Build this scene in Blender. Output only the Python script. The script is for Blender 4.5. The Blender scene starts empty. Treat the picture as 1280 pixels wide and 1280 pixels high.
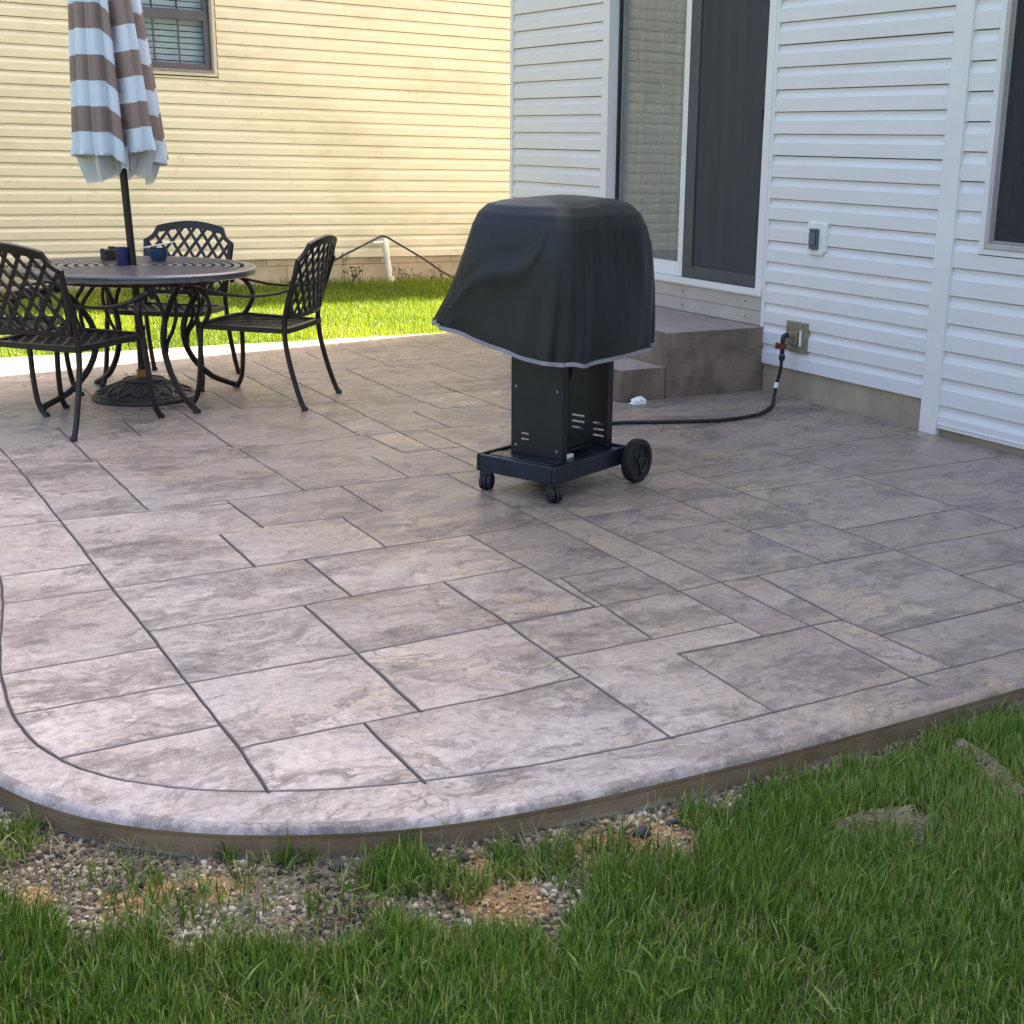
import bpy, bmesh, math, random
import numpy as np
from mathutils import Vector, Matrix, noise as mnoise
from mathutils.geometry import delaunay_2d_cdt
random.seed(7); rng = np.random.default_rng(11)
S = bpy.context.scene
COL = S.collection
R = math.radians
PI = math.pi

# ------------------------------------------------------------------ helpers
class MB:
    """collects shapes and becomes ONE mesh object"""
    def __init__(s): s.v = []; s.f = []
    def add(s, vs, fs):
        o = len(s.v); s.v += [tuple(p) for p in vs]; s.f += [tuple(i + o for i in f) for f in fs]; return s
    def box(s, a, b, bev=0.0):
        (x0, y0, z0), (x1, y1, z1) = a, b
        x0, x1 = min(x0, x1), max(x0, x1); y0, y1 = min(y0, y1), max(y0, y1); z0, z1 = min(z0, z1), max(z0, z1)
        return s.obox(Matrix.Translation(((x0+x1)/2, (y0+y1)/2, (z0+z1)/2)), (x1-x0, y1-y0, z1-z0), bev)
    def obox(s, M, size, bev=0.0):
        bm = bmesh.new()
        bmesh.ops.create_cube(bm, size=1.0, matrix=Matrix.Diagonal((*size, 1.0)))
        if bev > 0:
            bmesh.ops.bevel(bm, geom=list(bm.edges), offset=min(bev, .45*min(size)), segments=2, affect='EDGES', profile=.6)
        bm.transform(M)
        bm.verts.index_update()
        s.add([v.co[:] for v in bm.verts], [[v.index for v in f.verts] for f in bm.faces]); bm.free(); return s
    def tube(s, pts, r, n=8, cap=True, closed=False):
        P = [Vector(p) for p in pts]; m = len(P)
        rr = r if hasattr(r, '__len__') else [r]*m
        prev = None; rings = []
        for i in range(m):
            if closed: t = P[(i+1) % m]-P[i-1]
            else: t = P[min(i+1, m-1)]-P[max(i-1, 0)]
            t = t.normalized() if t.length > 1e-9 else Vector((0, 0, 1))
            if prev is None:
                a = Vector((0, 0, 1)) if abs(t.z) < .9 else Vector((1, 0, 0))
                nrm = (a - t*a.dot(t)).normalized()
            else:
                nrm = prev - t*prev.dot(t)
                nrm = nrm.normalized() if nrm.length > 1e-6 else t.orthogonal().normalized()
            prev = nrm; b = t.cross(nrm)
            rings.append([P[i]+(nrm*math.cos(2*PI*k/n)+b*math.sin(2*PI*k/n))*rr[i] for k in range(n)])
        vs = [p for g in rings for p in g]; fs = []
        for i in range(m if closed else m-1):
            j = (i+1) % m
            for k in range(n):
                fs.append((i*n+k, i*n+(k+1) % n, j*n+(k+1) % n, j*n+k))
        if cap and not closed:
            fs.append(tuple(range(n-1, -1, -1))); fs.append(tuple((m-1)*n+k for k in range(n)))
        return s.add(vs, fs)
    def bar(s, pts, w, d, up, closed=False):
        """rectangular bar along pts; d thick along 'up', w wide across"""
        P = [Vector(p) for p in pts]; m = len(P); vs = []; fs = []
        ups = up if isinstance(up, list) else [Vector(up)]*m
        for i in range(m):
            if closed: t = (P[(i+1) % m]-P[i-1])
            else: t = (P[min(i+1, m-1)]-P[max(i-1, 0)])
            t.normalize(); u = Vector(ups[i]); u = (u-t*u.dot(t)).normalized(); c = t.cross(u)
            vs += [P[i]+c*w/2+u*d/2, P[i]-c*w/2+u*d/2, P[i]-c*w/2-u*d/2, P[i]+c*w/2-u*d/2]
        for i in range(m if closed else m-1):
            j = (i+1) % m
            for k in range(4): fs.append((i*4+k, i*4+(k+1) % 4, j*4+(k+1) % 4, j*4+k))
        if not closed: fs.append((3, 2, 1, 0)); fs.append(tuple((m-1)*4+k for k in range(4)))
        return s.add(vs, fs)
    def lathe(s, prof, c=(0, 0, 0), n=32, M=None):
        vs = []; fs = []; m = len(prof)
        for i in range(n):
            a = 2*PI*i/n
            for r, z in prof:
                p = Vector((r*math.cos(a), r*math.sin(a), z))
                vs.append((M @ p) if M else p+Vector(c))
        for i in range(n):
            j = (i+1) % n
            for k in range(m-1): fs.append((i*m+k, j*m+k, j*m+k+1, i*m+k+1))
        return s.add(vs, fs)
    def grid(s, rows, closed=False):
        m = len(rows); n = len(rows[0]); vs = [p for r in rows for p in r]; fs = []
        for i in range(m-1):
            for k in range(n if closed else n-1):
                l = (k+1) % n
                fs.append((i*n+k, i*n+l, (i+1)*n+l, (i+1)*n+k))
        return s.add(vs, fs)
    def build(s, name, mat, parent=None, smooth=None, label=None):
        off = Vector((0, 0, 0))
        q = parent
        while q is not None:
            off += q.location; q = q.parent
        me = bpy.data.meshes.new(name)
        me.from_pydata([tuple(Vector(p)-off) for p in s.v], [], s.f); me.validate(); me.update()
        me.materials.append(mat)
        bm = bmesh.new(); bm.from_mesh(me); bmesh.ops.recalc_face_normals(bm, faces=bm.faces); bm.to_mesh(me); bm.free()
        if smooth is not None:
            me.polygons.foreach_set('use_smooth', [True]*len(me.polygons))
            me.set_sharp_from_angle(angle=R(smooth))
        o = bpy.data.objects.new(name, me); COL.objects.link(o)
        if parent: o.parent = parent
        if label: o['label'] = label
        return o

def tag(o, label, cat, group=None):
    o['label'] = label; o['category'] = cat
    if group: o['group'] = group
    return o
def thing(name, label, cat, loc=(0, 0, 0), group=None):
    o = bpy.data.objects.new(name, None); COL.objects.link(o); o.location = loc; o.empty_display_size = .1
    return tag(o, label, cat, group)
def curve(pts, n=6):
    """Catmull-Rom through points"""
    P = [Vector(p) for p in pts]; out = []
    for i in range(len(P)-1):
        a = P[max(i-1, 0)]; b = P[i]; c = P[i+1]; d = P[min(i+2, len(P)-1)]
        for k in range(n):
            t = k/n
            out.append(.5*((2*b)+(c-a)*t+(2*a-5*b+4*c-d)*t*t+(3*b-a-3*c+d)*t**3))
    out.append(P[-1]); return out

# ------------------------------------------------------------------ materials
class NT:
    def __init__(s, name):
        s.m = bpy.data.materials.new(name); s.m.use_nodes = True; s.t = s.m.node_tree; s.t.nodes.clear()
        s.out = s.t.nodes.new('ShaderNodeOutputMaterial')
    def n(s, typ, ins=None, **kw):
        nd = s.t.nodes.new('ShaderNode'+typ)
        for k, v in kw.items(): setattr(nd, k, v)
        for k, v in (ins or {}).items():
            if isinstance(v, bpy.types.NodeSocket): s.t.links.new(v, nd.inputs[k])
            else: nd.inputs[k].default_value = v
        return nd
    def pos(s): return s.n('NewGeometry').outputs['Position']
    def obj(s): return s.n('TexCoord').outputs['Object']
    def mapv(s, vec, scale=(1, 1, 1), rot=(0, 0, 0), loc=(0, 0, 0)):
        return s.n('Mapping', {'Vector': vec, 'Scale': scale, 'Rotation': rot, 'Location': loc}).outputs[0]
    def noise(s, vec, scale, detail=4, rough=.55, dist=0.0):
        return s.n('TexNoise', {'Vector': vec, 'Scale': scale, 'Detail': detail, 'Roughness': rough, 'Distortion': dist}).outputs[0]
    def ramp(s, fac, stops, interp='LINEAR'):
        r = s.n('ValToRGB', {'Fac': fac}); cr = r.color_ramp; cr.interpolation = interp
        while len(cr.elements) < len(stops): cr.elements.new(.5)
        for e, (p, c) in zip(cr.elements, stops):
            e.position = p; e.color = (*c, 1) if hasattr(c, '__len__') else (c, c, c, 1)
        return r.outputs[0]
    def mix(s, f, a, b, bt='MIX'):
        nd = s.n('Mix', data_type='RGBA', blend_type=bt)
        for i, v in ((0, f), (6, a), (7, b)):
            if isinstance(v, bpy.types.NodeSocket): s.t.links.new(v, nd.inputs[i])
            else: nd.inputs[i].default_value = ((*v, 1) if hasattr(v, '__len__') and len(v) == 3 else v)
        return nd.outputs[2]
    def math(s, op, a, b=0.0, c=0.0):
        nd = s.n('Math', operation=op)
        for i, v in enumerate((a, b, c)):
            if isinstance(v, bpy.types.NodeSocket): s.t.links.new(v, nd.inputs[i])
            else: nd.inputs[i].default_value = v
        return nd.outputs[0]
    def attr(s, name, out='Fac'): return s.n('Attribute', attribute_name=name).outputs[out]
    def bump(s, h, strength=.5, dist=.01, normal=None):
        i = {'Height': h, 'Strength': strength, 'Distance': dist}
        if normal: i['Normal'] = normal
        return s.n('Bump', i).outputs[0]
    def bsdf(s, color, rough=.6, metal=0.0, normal=None, spec=.5, **kw):
        i = {'Base Color': color if isinstance(color, bpy.types.NodeSocket) else (*color, 1), 'Roughness': rough, 'Metallic': metal, 'Specular IOR Level': spec}
        if normal: i['Normal'] = normal
        i.update(kw)
        return s.n('BsdfPrincipled', i).outputs[0]
    def done(s, sh): s.t.links.new(sh, s.out.inputs[0]); return s.m

def plain(name, col, rough=.6, metal=0.0, var=.12, scale=8, bump=0.0, bscale=60, spec=.5, **kw):
    t = NT(name); p = t.pos(); n = t.noise(p, scale, 5)
    c = t.mix(t.ramp(n, [(.3, 0.0), (.7, 1.0)]), tuple(x*(1-var) for x in col), tuple(min(1, x*(1+var)) for x in col))
    nm = t.bump(t.noise(p, bscale, 3), bump, .004) if bump else None
    rg = t.math('MULTIPLY_ADD', t.noise(p, scale*2.3, 3), .16, rough-.08)
    return t.done(t.bsdf(c, rg, metal, nm, spec, **kw))

M = {}
def siding_mat(name, col, stain, stain_amt):
    t = NT(name); p = t.pos()
    n1 = t.noise(t.mapv(p, (1, 1, 2.2)), .9, 6, .6); n2 = t.noise(t.mapv(p, (.4, .4, 5)), 5, 5, .65)
    c = t.mix(t.ramp(n2, [(.35, 0.0), (.7, 1.0)]), tuple(x*.95 for x in col), col)
    sm = t.math('MULTIPLY', t.ramp(n1, [(.48, 0.0), (.72, 1.0)]), stain_amt)
    c = t.mix(sm, c, stain)
    n3 = t.noise(t.mapv(p, (1, 1, 1.6)), 7, 6, .7)
    c = t.mix(t.math('MULTIPLY', t.ramp(n3, [(.6, 0.0), (.75, 1.0)]), stain_amt*.8), c, tuple(x*.8 for x in stain))
    grain = t.noise(t.mapv(p, (2, 2, 60)), 6, 3)
    nm = t.bump(grain, .06, .002, t.bump(t.noise(t.mapv(p, (.6, .6, 3)), 1.3, 2), .10, .02))
    return t.done(t.bsdf(c, .42, 0, nm, .45))
M['white_siding'] = siding_mat('white_vinyl', (.77, .735, .72), (.64, .60, .57), .22)
M['cream_siding'] = siding_mat('cream_vinyl', (.80, .66, .46), (.50, .43, .26), .70)
M['white_trim'] = plain('white_trim', (.76, .725, .70), .42, var=.04, scale=3)
M['cream_trim'] = plain('cream_trim', (.60, .49, .38), .5, var=.06)
M['taupe_frame'] = plain('taupe_window_frame', (.46, .42, .40), .45, var=.08)
M['dark_frame'] = plain('dark_window_frame', (.085, .075, .085), .45, var=.1)
M['kick'] = plain('tan_board', (.50, .43, .37), .55, var=.1, scale=5, bump=.1)
M['roof'] = plain('grey_shingle', (.10, .095, .09), .9, var=.3, scale=20, bump=.6)
M['backing'] = plain('dark_interior', (.03, .03, .032), .9)
M['bolt'] = plain('bolt', (.25, .24, .23), .4, .8)

def concrete_wall(name, col, brick=None):
    t = NT(name); p = t.pos()
    n = t.noise(p, 2.2, 7, .62); n2 = t.noise(p, 60, 4, .7); n3 = t.noise(t.mapv(p, (1, 1, .25)), 6, 5)
    c = t.mix(t.ramp(n, [(.3, 0.0), (.7, 1.0)]), tuple(x*.72 for x in col), tuple(x*1.2 for x in col))
    c = t.mix(t.math('MULTIPLY', t.ramp(n3, [(.5, 0.0), (.75, 1.0)]), .5), c, tuple(x*.55 for x in col))
    pits = t.ramp(t.n('TexVoronoi', {'Vector': p, 'Scale': 26}).outputs[0], [(.05, 0.0), (.10, 1.0)])
    h = t.math('ADD', t.math('MULTIPLY', n2, .4), pits)
    c = t.mix(pits, tuple(x*.4 for x in col), c)
    if brick:
        mp = t.mapv(t.n('CombineXYZ', {0: t.n('SeparateXYZ', {0: p}).outputs[0], 1: t.n('SeparateXYZ', {0: p}).outputs[2]}).outputs[0], (1, 1, 1), (0, 0, 0), brick)
        b = t.n('TexBrick', {'Vector': mp, 'Color1': (1, 1, 1, 1), 'Color2': (.86, .86, .86, 1), 'Mortar': (.55, .52, .5, 1), 'Scale': 1.0, 'Mortar Size': .006, 'Mortar Smooth': .2, 'Brick Width': .40, 'Row Height': .2})
        c = t.mix(1.0, c, b.outputs[0], 'MULTIPLY'); h = t.math('ADD', h, t.math('MULTIPLY', b.outputs[1], -1.5))
    return t.done(t.bsdf(c, .85, 0, t.bump(h, .35, .006), .3))
M['foundation'] = concrete_wall('poured_foundation', (.38, .30, .215))
M['block'] = concrete_wall('block_foundation', (.58, .44, .28), (0.1, .045, 0))

def stamped(name, side=False):
    t = NT(name); p0 = t.pos(); tl = t.attr('tile')
    p = t.n('VectorMath', {0: p0, 1: t.n('CombineXYZ', {0: t.math('MULTIPLY', tl, 7.31), 1: t.math('MULTIPLY', tl, -11.7), 2: t.math('MULTIPLY', tl, 3.9)}).outputs[0]}, operation='ADD').outputs[0]
    warp = t.n('VectorMath', {0: p, 1: t.n('VectorMath', {0: t.n('TexNoise', {'Vector': p, 'Scale': .85, 'Detail': 6, 'Roughness': .6}).outputs[1], 1: (1.0, 1.0, 0)}, operation='MULTIPLY').outputs[0]}, operation='ADD').outputs[0]
    streak = t.noise(t.mapv(warp, (2.4, 5.6, 2), (0, 0, R(38))), 1.15, 9, .70, .0)
    streak2 = t.noise(t.mapv(warp, (3, 7.5, 3), (0, 0, R(58))), 1.7, 8, .70, .0)
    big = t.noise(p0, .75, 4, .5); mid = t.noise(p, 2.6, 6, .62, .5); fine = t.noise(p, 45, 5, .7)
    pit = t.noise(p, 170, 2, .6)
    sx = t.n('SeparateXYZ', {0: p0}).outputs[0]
    brown_shade = t.ramp(t.math('MULTIPLY_ADD', t.math('ADD', sx, t.math('MULTIPLY', t.math('SUBTRACT', big, .5), 3.4)), .25, .12), [(.30, 0.0), (.72, 1.0)])  # browner to the right; sky shade near the house painted into the colour
    base = t.mix(brown_shade, t.mix(t.ramp(big, [(.35, 0.0), (.66, 1.0)]), (.505, .428, .402), (.425, .353, .327)), t.mix(t.ramp(mid, [(.35, 0.0), (.66, 1.0)]), (.44, .332, .262), (.345, .256, .205)))
    grit = t.ramp(t.noise(p, 19, 9, .82), [(.42, 0.0), (.56, 1.0)])
    c = t.mix(t.math('MULTIPLY', t.ramp(mid, [(.48, 0.0), (.60, 1.0)]), t.math('MULTIPLY_ADD', brown_shade, .55, .25)), base, (.50, .375, .24))
    c = t.mix(t.math('MULTIPLY', t.ramp(streak, [(.512, 0.0), (.545, 1.0)]), t.math('MULTIPLY_ADD', grit, .46, .16)), c, (.20, .155, .14))
    c = t.mix(t.math('MULTIPLY', t.ramp(streak2, [(.52, 0.0), (.56, 1.0)]), t.math('MULTIPLY_ADD', grit, .4, .15)), c, t.mix(brown_shade, (.64, .54, .50), (.47, .375, .32)))
    dark = t.noise(t.mapv(p, (1.5, 2.4, 1), (0, 0, R(40)), (7.3, 2.1, 0)), 1.5, 10, .70, .2)
    c = t.mix(t.math('MULTIPLY', t.ramp(dark, [(.525, 0.0), (.56, 1.0)]), t.math('MULTIPLY_ADD', grit, .6, .15)), c, (.125, .095, .085))
    c = t.mix(t.math('MULTIPLY', t.ramp(fine, [(.38, 1.0), (.56, 0.0)]), .5), c, (.22, .175, .165))
    tv = t.math('FRACT', t.math('MULTIPLY', tl, 5.77))
    c = t.mix(1.0, c, t.ramp(tv, [(0.0, (.86, .85, .85)), (.5, (.97, .96, .95)), (1.0, (1.10, 1.09, 1.07))]), 'MULTIPLY')
    g = t.attr('groove')
    c = t.mix(t.ramp(g, [(.12, 0.0), (.6, .86)]), c, (.06, .048, .048))
    # slate clefts: thin ridge lines
    cl = t.noise(t.mapv(warp, (1.6, 5.0, 1.6), (0, 0, R(28))), 1.15, 9, .62, .4)
    ridge = t.math('ABSOLUTE', t.math('SUBTRACT', cl, .5))
    step = t.ramp(ridge, [(0.0, 0.0), (.015, 1.0)])
    c = t.mix(t.math('MULTIPLY', t.math('SUBTRACT', 1.0, step), t.math('MULTIPLY', t.ramp(mid, [(.43, 0.0), (.55, 1.0)]), .8)), c, (.13, .105, .105))
    cl2 = t.noise(t.mapv(warp, (2.2, 5, 2), (0, 0, R(64)), (3.3, 1.2, 0)), 1.6, 8, .62, .4)
    step2 = t.ramp(t.math('ABSOLUTE', t.math('SUBTRACT', cl2, .5)), [(0.0, 0.0), (.012, 1.0)])
    c = t.mix(t.math('MULTIPLY', t.math('SUBTRACT', 1.0, step2), t.math('MULTIPLY', t.ramp(streak, [(.44, 0.0), (.56, 1.0)]), .75)), c, (.13, .10, .095))
    h = t.math('ADD', t.math('MULTIPLY', streak, 1.4), t.math('MULTIPLY', t.ramp(cl, [(.44, 0.0), (.56, 1.0)]), .5))
    h = t.math('ADD', h, t.math('MULTIPLY', fine, .30)); h = t.math('ADD', h, t.math('MULTIPLY', t.math('ADD', step, step2), .22)); h = t.math('ADD', h, t.math('MULTIPLY', streak2, .8))
    nm = t.bump(pit, .12, .0015, t.bump(h, .45, .007))
    rg = t.ramp(t.noise(p, 5, 5, .6), [(.3, .22), (.7, .44)])
    return t.done(t.bsdf(c, rg, 0, nm, .5))
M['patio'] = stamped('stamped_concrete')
def slab_side():
    t = NT('slab_side'); p = t.pos(); z = t.n('SeparateXYZ', {0: p}).outputs[2]
    n = t.noise(t.mapv(p, (1, 1, 2.5)), 5, 7, .65); n2 = t.noise(p, 70, 4, .7)
    brown = t.mix(t.ramp(n, [(.35, 0.0), (.65, 1.0)]), (.185, .118, .066), (.30, .205, .13))
    grey = t.mix(t.ramp(n2, [(.35, 0.0), (.65, 1.0)]), (.30, .25, .19), (.40, .34, .27))
    edge = t.math('ADD', z, t.math('MULTIPLY', t.noise(p, 3.1, 5, .6), .07))
    c = t.mix(t.ramp(t.math('ADD', edge, .5), [(.462, 1.0), (.468, 0.0)]), brown, grey)
    return t.done(t.bsdf(c, .8, 0, t.bump(t.math('ADD', n, n2), .5, .006), .3))
M['slab_side'] = slab_side()
def step_mat():
    t = NT('brown_concrete'); p = t.pos(); n = t.noise(p, 3.4, 7, .62); n2 = t.noise(p, 60, 4, .7); n3 = t.noise(t.mapv(p, (1, 1, .3)), 9, 5)
    c = t.mix(t.ramp(n, [(.38, 0.0), (.62, 1.0)]), (.135, .094, .069), (.285, .205, .155))
    c = t.mix(t.math('MULTIPLY', t.ramp(n3, [(.5, 0.0), (.75, 1.0)]), .4), c, (.105, .074, .056))
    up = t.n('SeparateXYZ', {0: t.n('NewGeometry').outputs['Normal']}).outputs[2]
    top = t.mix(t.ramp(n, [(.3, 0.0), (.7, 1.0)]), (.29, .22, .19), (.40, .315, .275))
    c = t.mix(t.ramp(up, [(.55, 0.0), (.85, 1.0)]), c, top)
    return t.done(t.bsdf(c, .6, 0, t.bump(t.math('ADD', n2, t.math('MULTIPLY', n, 3)), .6, .008), .4))
M['step'] = step_mat()
def soil_mat():
    t = NT('soil'); p = t.pos(); n = t.noise(p, 22, 6, .7); v = t.n('TexVoronoi', {'Vector': p, 'Scale': 150}).outputs[1]
    big = t.noise(p, 3.2, 4, .6)
    c = t.mix(t.ramp(n, [(.3, 0.0), (.7, 1.0)]), (.075, .055, .036), (.20, .16, .11))
    c = t.mix(.5, c, t.mix(t.ramp(t.n('SeparateXYZ', {0: v}).outputs[0], [(0.0, 0.0), (1.0, 1.0)]), (.05, .045, .04), (.34, .29, .23)))
    c = t.mix(t.math('MULTIPLY', t.attr('orange'), .85), c, t.mix(t.ramp(n, [(.35, 0.0), (.65, 1.0)]), (.27, .15, .06), (.46, .29, .13)))
    return t.done(t.bsdf(c, .95, 0, t.bump(t.math('ADD', n, t.n('TexVoronoi', {'Vector': p, 'Scale': 110}).outputs[0]), .8, .008), .2))
M['soil'] = soil_mat()
def lawn_mat():
    t = NT('lawn_ground'); p = t.pos(); n = t.noise(p, 1.4, 5, .6); n2 = t.noise(p, 60, 4, .7)
    c = t.mix(t.ramp(n, [(.35, 0.0), (.65, 1.0)]), (.055, .085, .022), (.10, .13, .035))
    c = t.mix(t.ramp(n2, [(.35, .6), (.6, 0.0)]), c, (.05, .045, .02))
    return t.done(t.bsdf(c, .95, 0, t.bump(n2, .8, .02), .15))
M['lawn'] = lawn_mat()
def grass_mat(name, stops):
    t = NT(name); v = t.attr('shade'); tip = t.attr('tip')
    c = t.ramp(v, stops)
    c = t.mix(t.ramp(tip, [(0.0, .25), (.45, 0.0)]), c, (.16, .15, .06))
    b = t.bsdf(c, .5, 0, None, .25)
    tr = t.n('BsdfTranslucent', {'Color': t.mix(1.0, c, (1.25, 1.35, .55), 'MULTIPLY')}).outputs[0]
    return t.done(t.n('MixShader', {0: .32, 1: b, 2: tr}).outputs[0])
M['grass'] = grass_mat('grass_blades', [(0.0, (.036, .076, .012)), (.4, (.108, .182, .030)), (.75, (.235, .315, .068)), (.92, (.30, .31, .13)), (1.0, (.46, .39, .24))])
M['far_grass'] = grass_mat('far_grass_blades', [(0.0, (.07, .12, .012)), (.5, (.185, .225, .020)), (.9, (.30, .305, .03)), (1.0, (.42, .38, .11))])
def pebble_mat():
    t = NT('pebbles'); v = t.attr('shade'); p = t.pos()
    c = t.ramp(v, [(0.0, (.02, .019, .018)), (.3, (.075, .057, .040)), (.62, (.20, .148, .095)), (.85, (.42, .34, .24)), (1.0, (.60, .54, .45))])
    c = t.mix(t.attr('orange'), c, t.ramp(v, [(0.0, (.20, .10, .04)), (.5, (.42, .25, .11)), (1.0, (.62, .45, .26))]))
    return t.done(t.bsdf(c, .75, 0, t.bump(t.noise(p, 260, 3), .4, .002), .35))
M['pebble'] = pebble_mat()
M['cast'] = plain('bronze_cast_aluminium', (.021, .0155, .0155), .40, .3, .25, 30, bump=.15, bscale=240)
M['cast_sky_sheen'] = plain('bronze_cast_sky_sheen', (.14, .128, .136), .30, .25, .18, 30, bump=.15, bscale=240)  # lighter copy of the cast bronze, sky reflection painted into its colour
M['cast_base'] = plain('dark_cast_base', (.040, .036, .036), .42, .3, .25, 30, bump=.2, bscale=200)
M['pole'] = plain('brown_pole', (.028, .022, .020), .35, .4, .12)
M['brass'] = plain('brass', (.30, .15, .05), .4, .9)
M['black_metal'] = plain('black_metal', (.012, .013, .015), .45, .2, .2, 12, bump=.05)
M['navy_metal'] = plain('navy_metal', (.013, .020, .030), .33, .25, .2, 9, bump=.04)
M['black_plastic'] = plain('black_plastic', (.012, .012, .013), .5, 0, .2)
M['rubber'] = plain('rubber', (.010, .010, .010), .65, 0, .2)
M['white_plastic'] = plain('white_plastic', (.78, .76, .72), .4, var=.05)
M['grey_steel'] = plain('grey_steel', (.30, .31, .32), .35, .6)
def cover_mat():
    t = NT('grill_cover_fabric'); p = t.pos()
    n = t.noise(p, 3.5, 6, .6); weave = t.noise(t.mapv(p, (1, 1, 1)), 420, 2)
    c = t.mix(t.ramp(n, [(.3, 0.0), (.7, 1.0)]), (.0060, .0080, .0090), (.0100, .0130, .0146))
    nm = t.bump(weave, .15, .001, t.bump(t.noise(t.mapv(p, (1, 1, .45)), 5.5, 5, .55, .6), .45, .02))
    return t.done(t.bsdf(c, .52, 0, nm, .42))
M['cover'] = cover_mat()
M['cover_trim'] = plain('grey_trim', (.27, .25, .27), .7, var=.15)
def stripe_mat():
    t = NT('striped_fabric'); s_ = t.attr('stripe'); p = t.pos()
    f = t.math('FRACT', s_)
    br = t.math('LESS_THAN', f, .5)
    w = t.noise(p, 350, 2)
    n = t.noise(p, 5, 4)
    wc = t.mix(n, (.76, .83, .93), (.82, .88, .96)); bc = t.mix(n, (.32, .23, .205), (.38, .28, .25))
    c = t.mix(br, wc, bc)
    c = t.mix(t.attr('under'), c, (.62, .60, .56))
    d = t.bsdf(c, .75, 0, t.bump(w, .1, .001), .3)
    tr = t.n('BsdfTranslucent', {'Color': c}).outputs[0]
    return t.done(t.n('MixShader', {0: .26, 1: d, 2: tr}).outputs[0])
M['stripe'] = stripe_mat()
def glass_mat(name, tint=(.75, .78, .78), k=1.6):
    t = NT(name); f = t.n('Fresnel', {'IOR': 1.5}).outputs[0]
    f = t.math('MULTIPLY', t.math('MINIMUM', t.math('MULTIPLY', f, k), 1.0), t.math('SUBTRACT', 1.0, t.n('NewGeometry').outputs['Backfacing']))
    nm = t.bump(t.noise(t.pos(), 1.6, 2), .03, .02)
    a = t.n('BsdfTransparent', {'Color': (*tint, 1)}).outputs[0]; g = t.n('BsdfGlossy', {'Color': (.95, .97, .96, 1), 'Roughness': .01, 'Normal': nm}).outputs[0]
    return t.done(t.n('MixShader', {0: f, 1: a, 2: g}).outputs[0])
M['glass'] = glass_mat('window_glass', (.9, .92, .92), k=2.3)
def screen_mat(name, col, alpha):
    t = NT(name); p = t.pos(); n = t.noise(t.mapv(p, (14, 14, .5)), 1.0, 4, .6)
    c = t.mix(t.ramp(n, [(.35, 0.0), (.7, 1.0)]), tuple(x*.85 for x in col), tuple(x*1.2 for x in col))
    d = t.bsdf(c, .6, 0, None, .3)
    return t.done(t.n('MixShader', {0: alpha, 1: t.n('BsdfTransparent').outputs[0], 2: d}).outputs[0])
M['screen'] = screen_mat('insect_screen', (.052, .055, .062), .86)
M['win_screen'] = screen_mat('window_screen', (.045, .046, .05), .55)
def curtain_mat():
    t = NT('curtain'); p = t.pos(); n = t.noise(p, 4, 5)
    c = t.mix(n, (.33, .31, .295), (.45, .43, .41))
    return t.done(t.bsdf(c, .85, 0, t.bump(t.noise(p, 200, 2), .1, .001), .2))
M['curtain'] = curtain_mat()
M['blind'] = plain('white_blind', (.78, .79, .79), .6, var=.06)
M['rock'] = plain('dark_rock', (.035, .036, .042), .8, var=.4, scale=40, bump=.8, bscale=80)
M['straw'] = plain('straw_netting', (.27, .225, .125), .9, var=.45, scale=60)
M['leaf'] = plain('weed_leaf', (.045, .085, .022), .6, var=.4, scale=20)
M['cable'] = plain('black_cable', (.014, .013, .012), .5)
M['pvc'] = plain('white_pvc', (.80, .72, .62), .4, var=.08)
M['pvc_old'] = plain('yellowed_pvc', (.62, .52, .30), .5, var=.2)
M['red_plastic'] = plain('red_plastic', (.15, .028, .022), .45)
M['blue_plastic'] = plain('blue_plastic', (.016, .02, .085), .4)
M['teal'] = plain('teal_glaze', (.02, .055, .12), .35, var=.4, scale=25)
M['dark_brown'] = plain('dark_brown', (.035, .026, .020), .6)
M['gas_plate'] = plain('weathered_plate', (.27, .23, .15), .55, .3, .3, 25, bump=.2)
M['slate_blue'] = plain('slate_cover', (.085, .105, .135), .35, var=.15)
M['paper'] = plain('white_paper', (.82, .80, .76), .8, var=.05)
EXPOSURE = 2.9; SKY = .09
# ------------------------------------------------------------------ camera, sun, sky
F_PX, PITCH, ROLL, YAW, CX = 1639.3, .268845, .026588, 2.155617, 768.27
CAMH = 1.34
th = YAW-PI/2
fw = Vector((0, math.cos(PITCH), -math.sin(PITCH))); up = Vector((0, math.sin(PITCH), math.cos(PITCH))); rt = Vector((1, 0, 0))
r2 = rt*math.cos(ROLL)+up*math.sin(ROLL); u2 = -rt*math.sin(ROLL)+up*math.cos(ROLL)
Rz = Matrix.Rotation(-th, 3, 'Z'); fw, r2, u2 = Rz @ fw, Rz @ r2, Rz @ u2
cd = bpy.data.cameras.new('camera'); cam = bpy.data.objects.new('camera', cd); COL.objects.link(cam)
mw = Matrix((r2, u2, -fw)).transposed().to_4x4(); mw.translation = (0, 0, CAMH); cam.matrix_world = mw
cd.sensor_width = 36; cd.lens = F_PX/1280*36; cd.shift_x = -(CX-640)/1280; cd.clip_end = 2000; cd.clip_start = .05
S.camera = cam
SUN_EL, SUN_AZ = R(42), R(12.5)
sd = Vector((math.cos(SUN_EL)*math.cos(SUN_AZ), math.cos(SUN_EL)*math.sin(SUN_AZ), math.sin(SUN_EL)))
ld = bpy.data.lights.new('sun', 'SUN'); ld.energy = 5.0; ld.angle = R(.5); ld.color = (1, .95, .86)
lo = bpy.data.objects.new('sun', ld); COL.objects.link(lo); lo.rotation_euler = (-sd).to_track_quat('-Z', 'Y').to_euler(); lo.location = (12, 6, 14)
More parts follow.
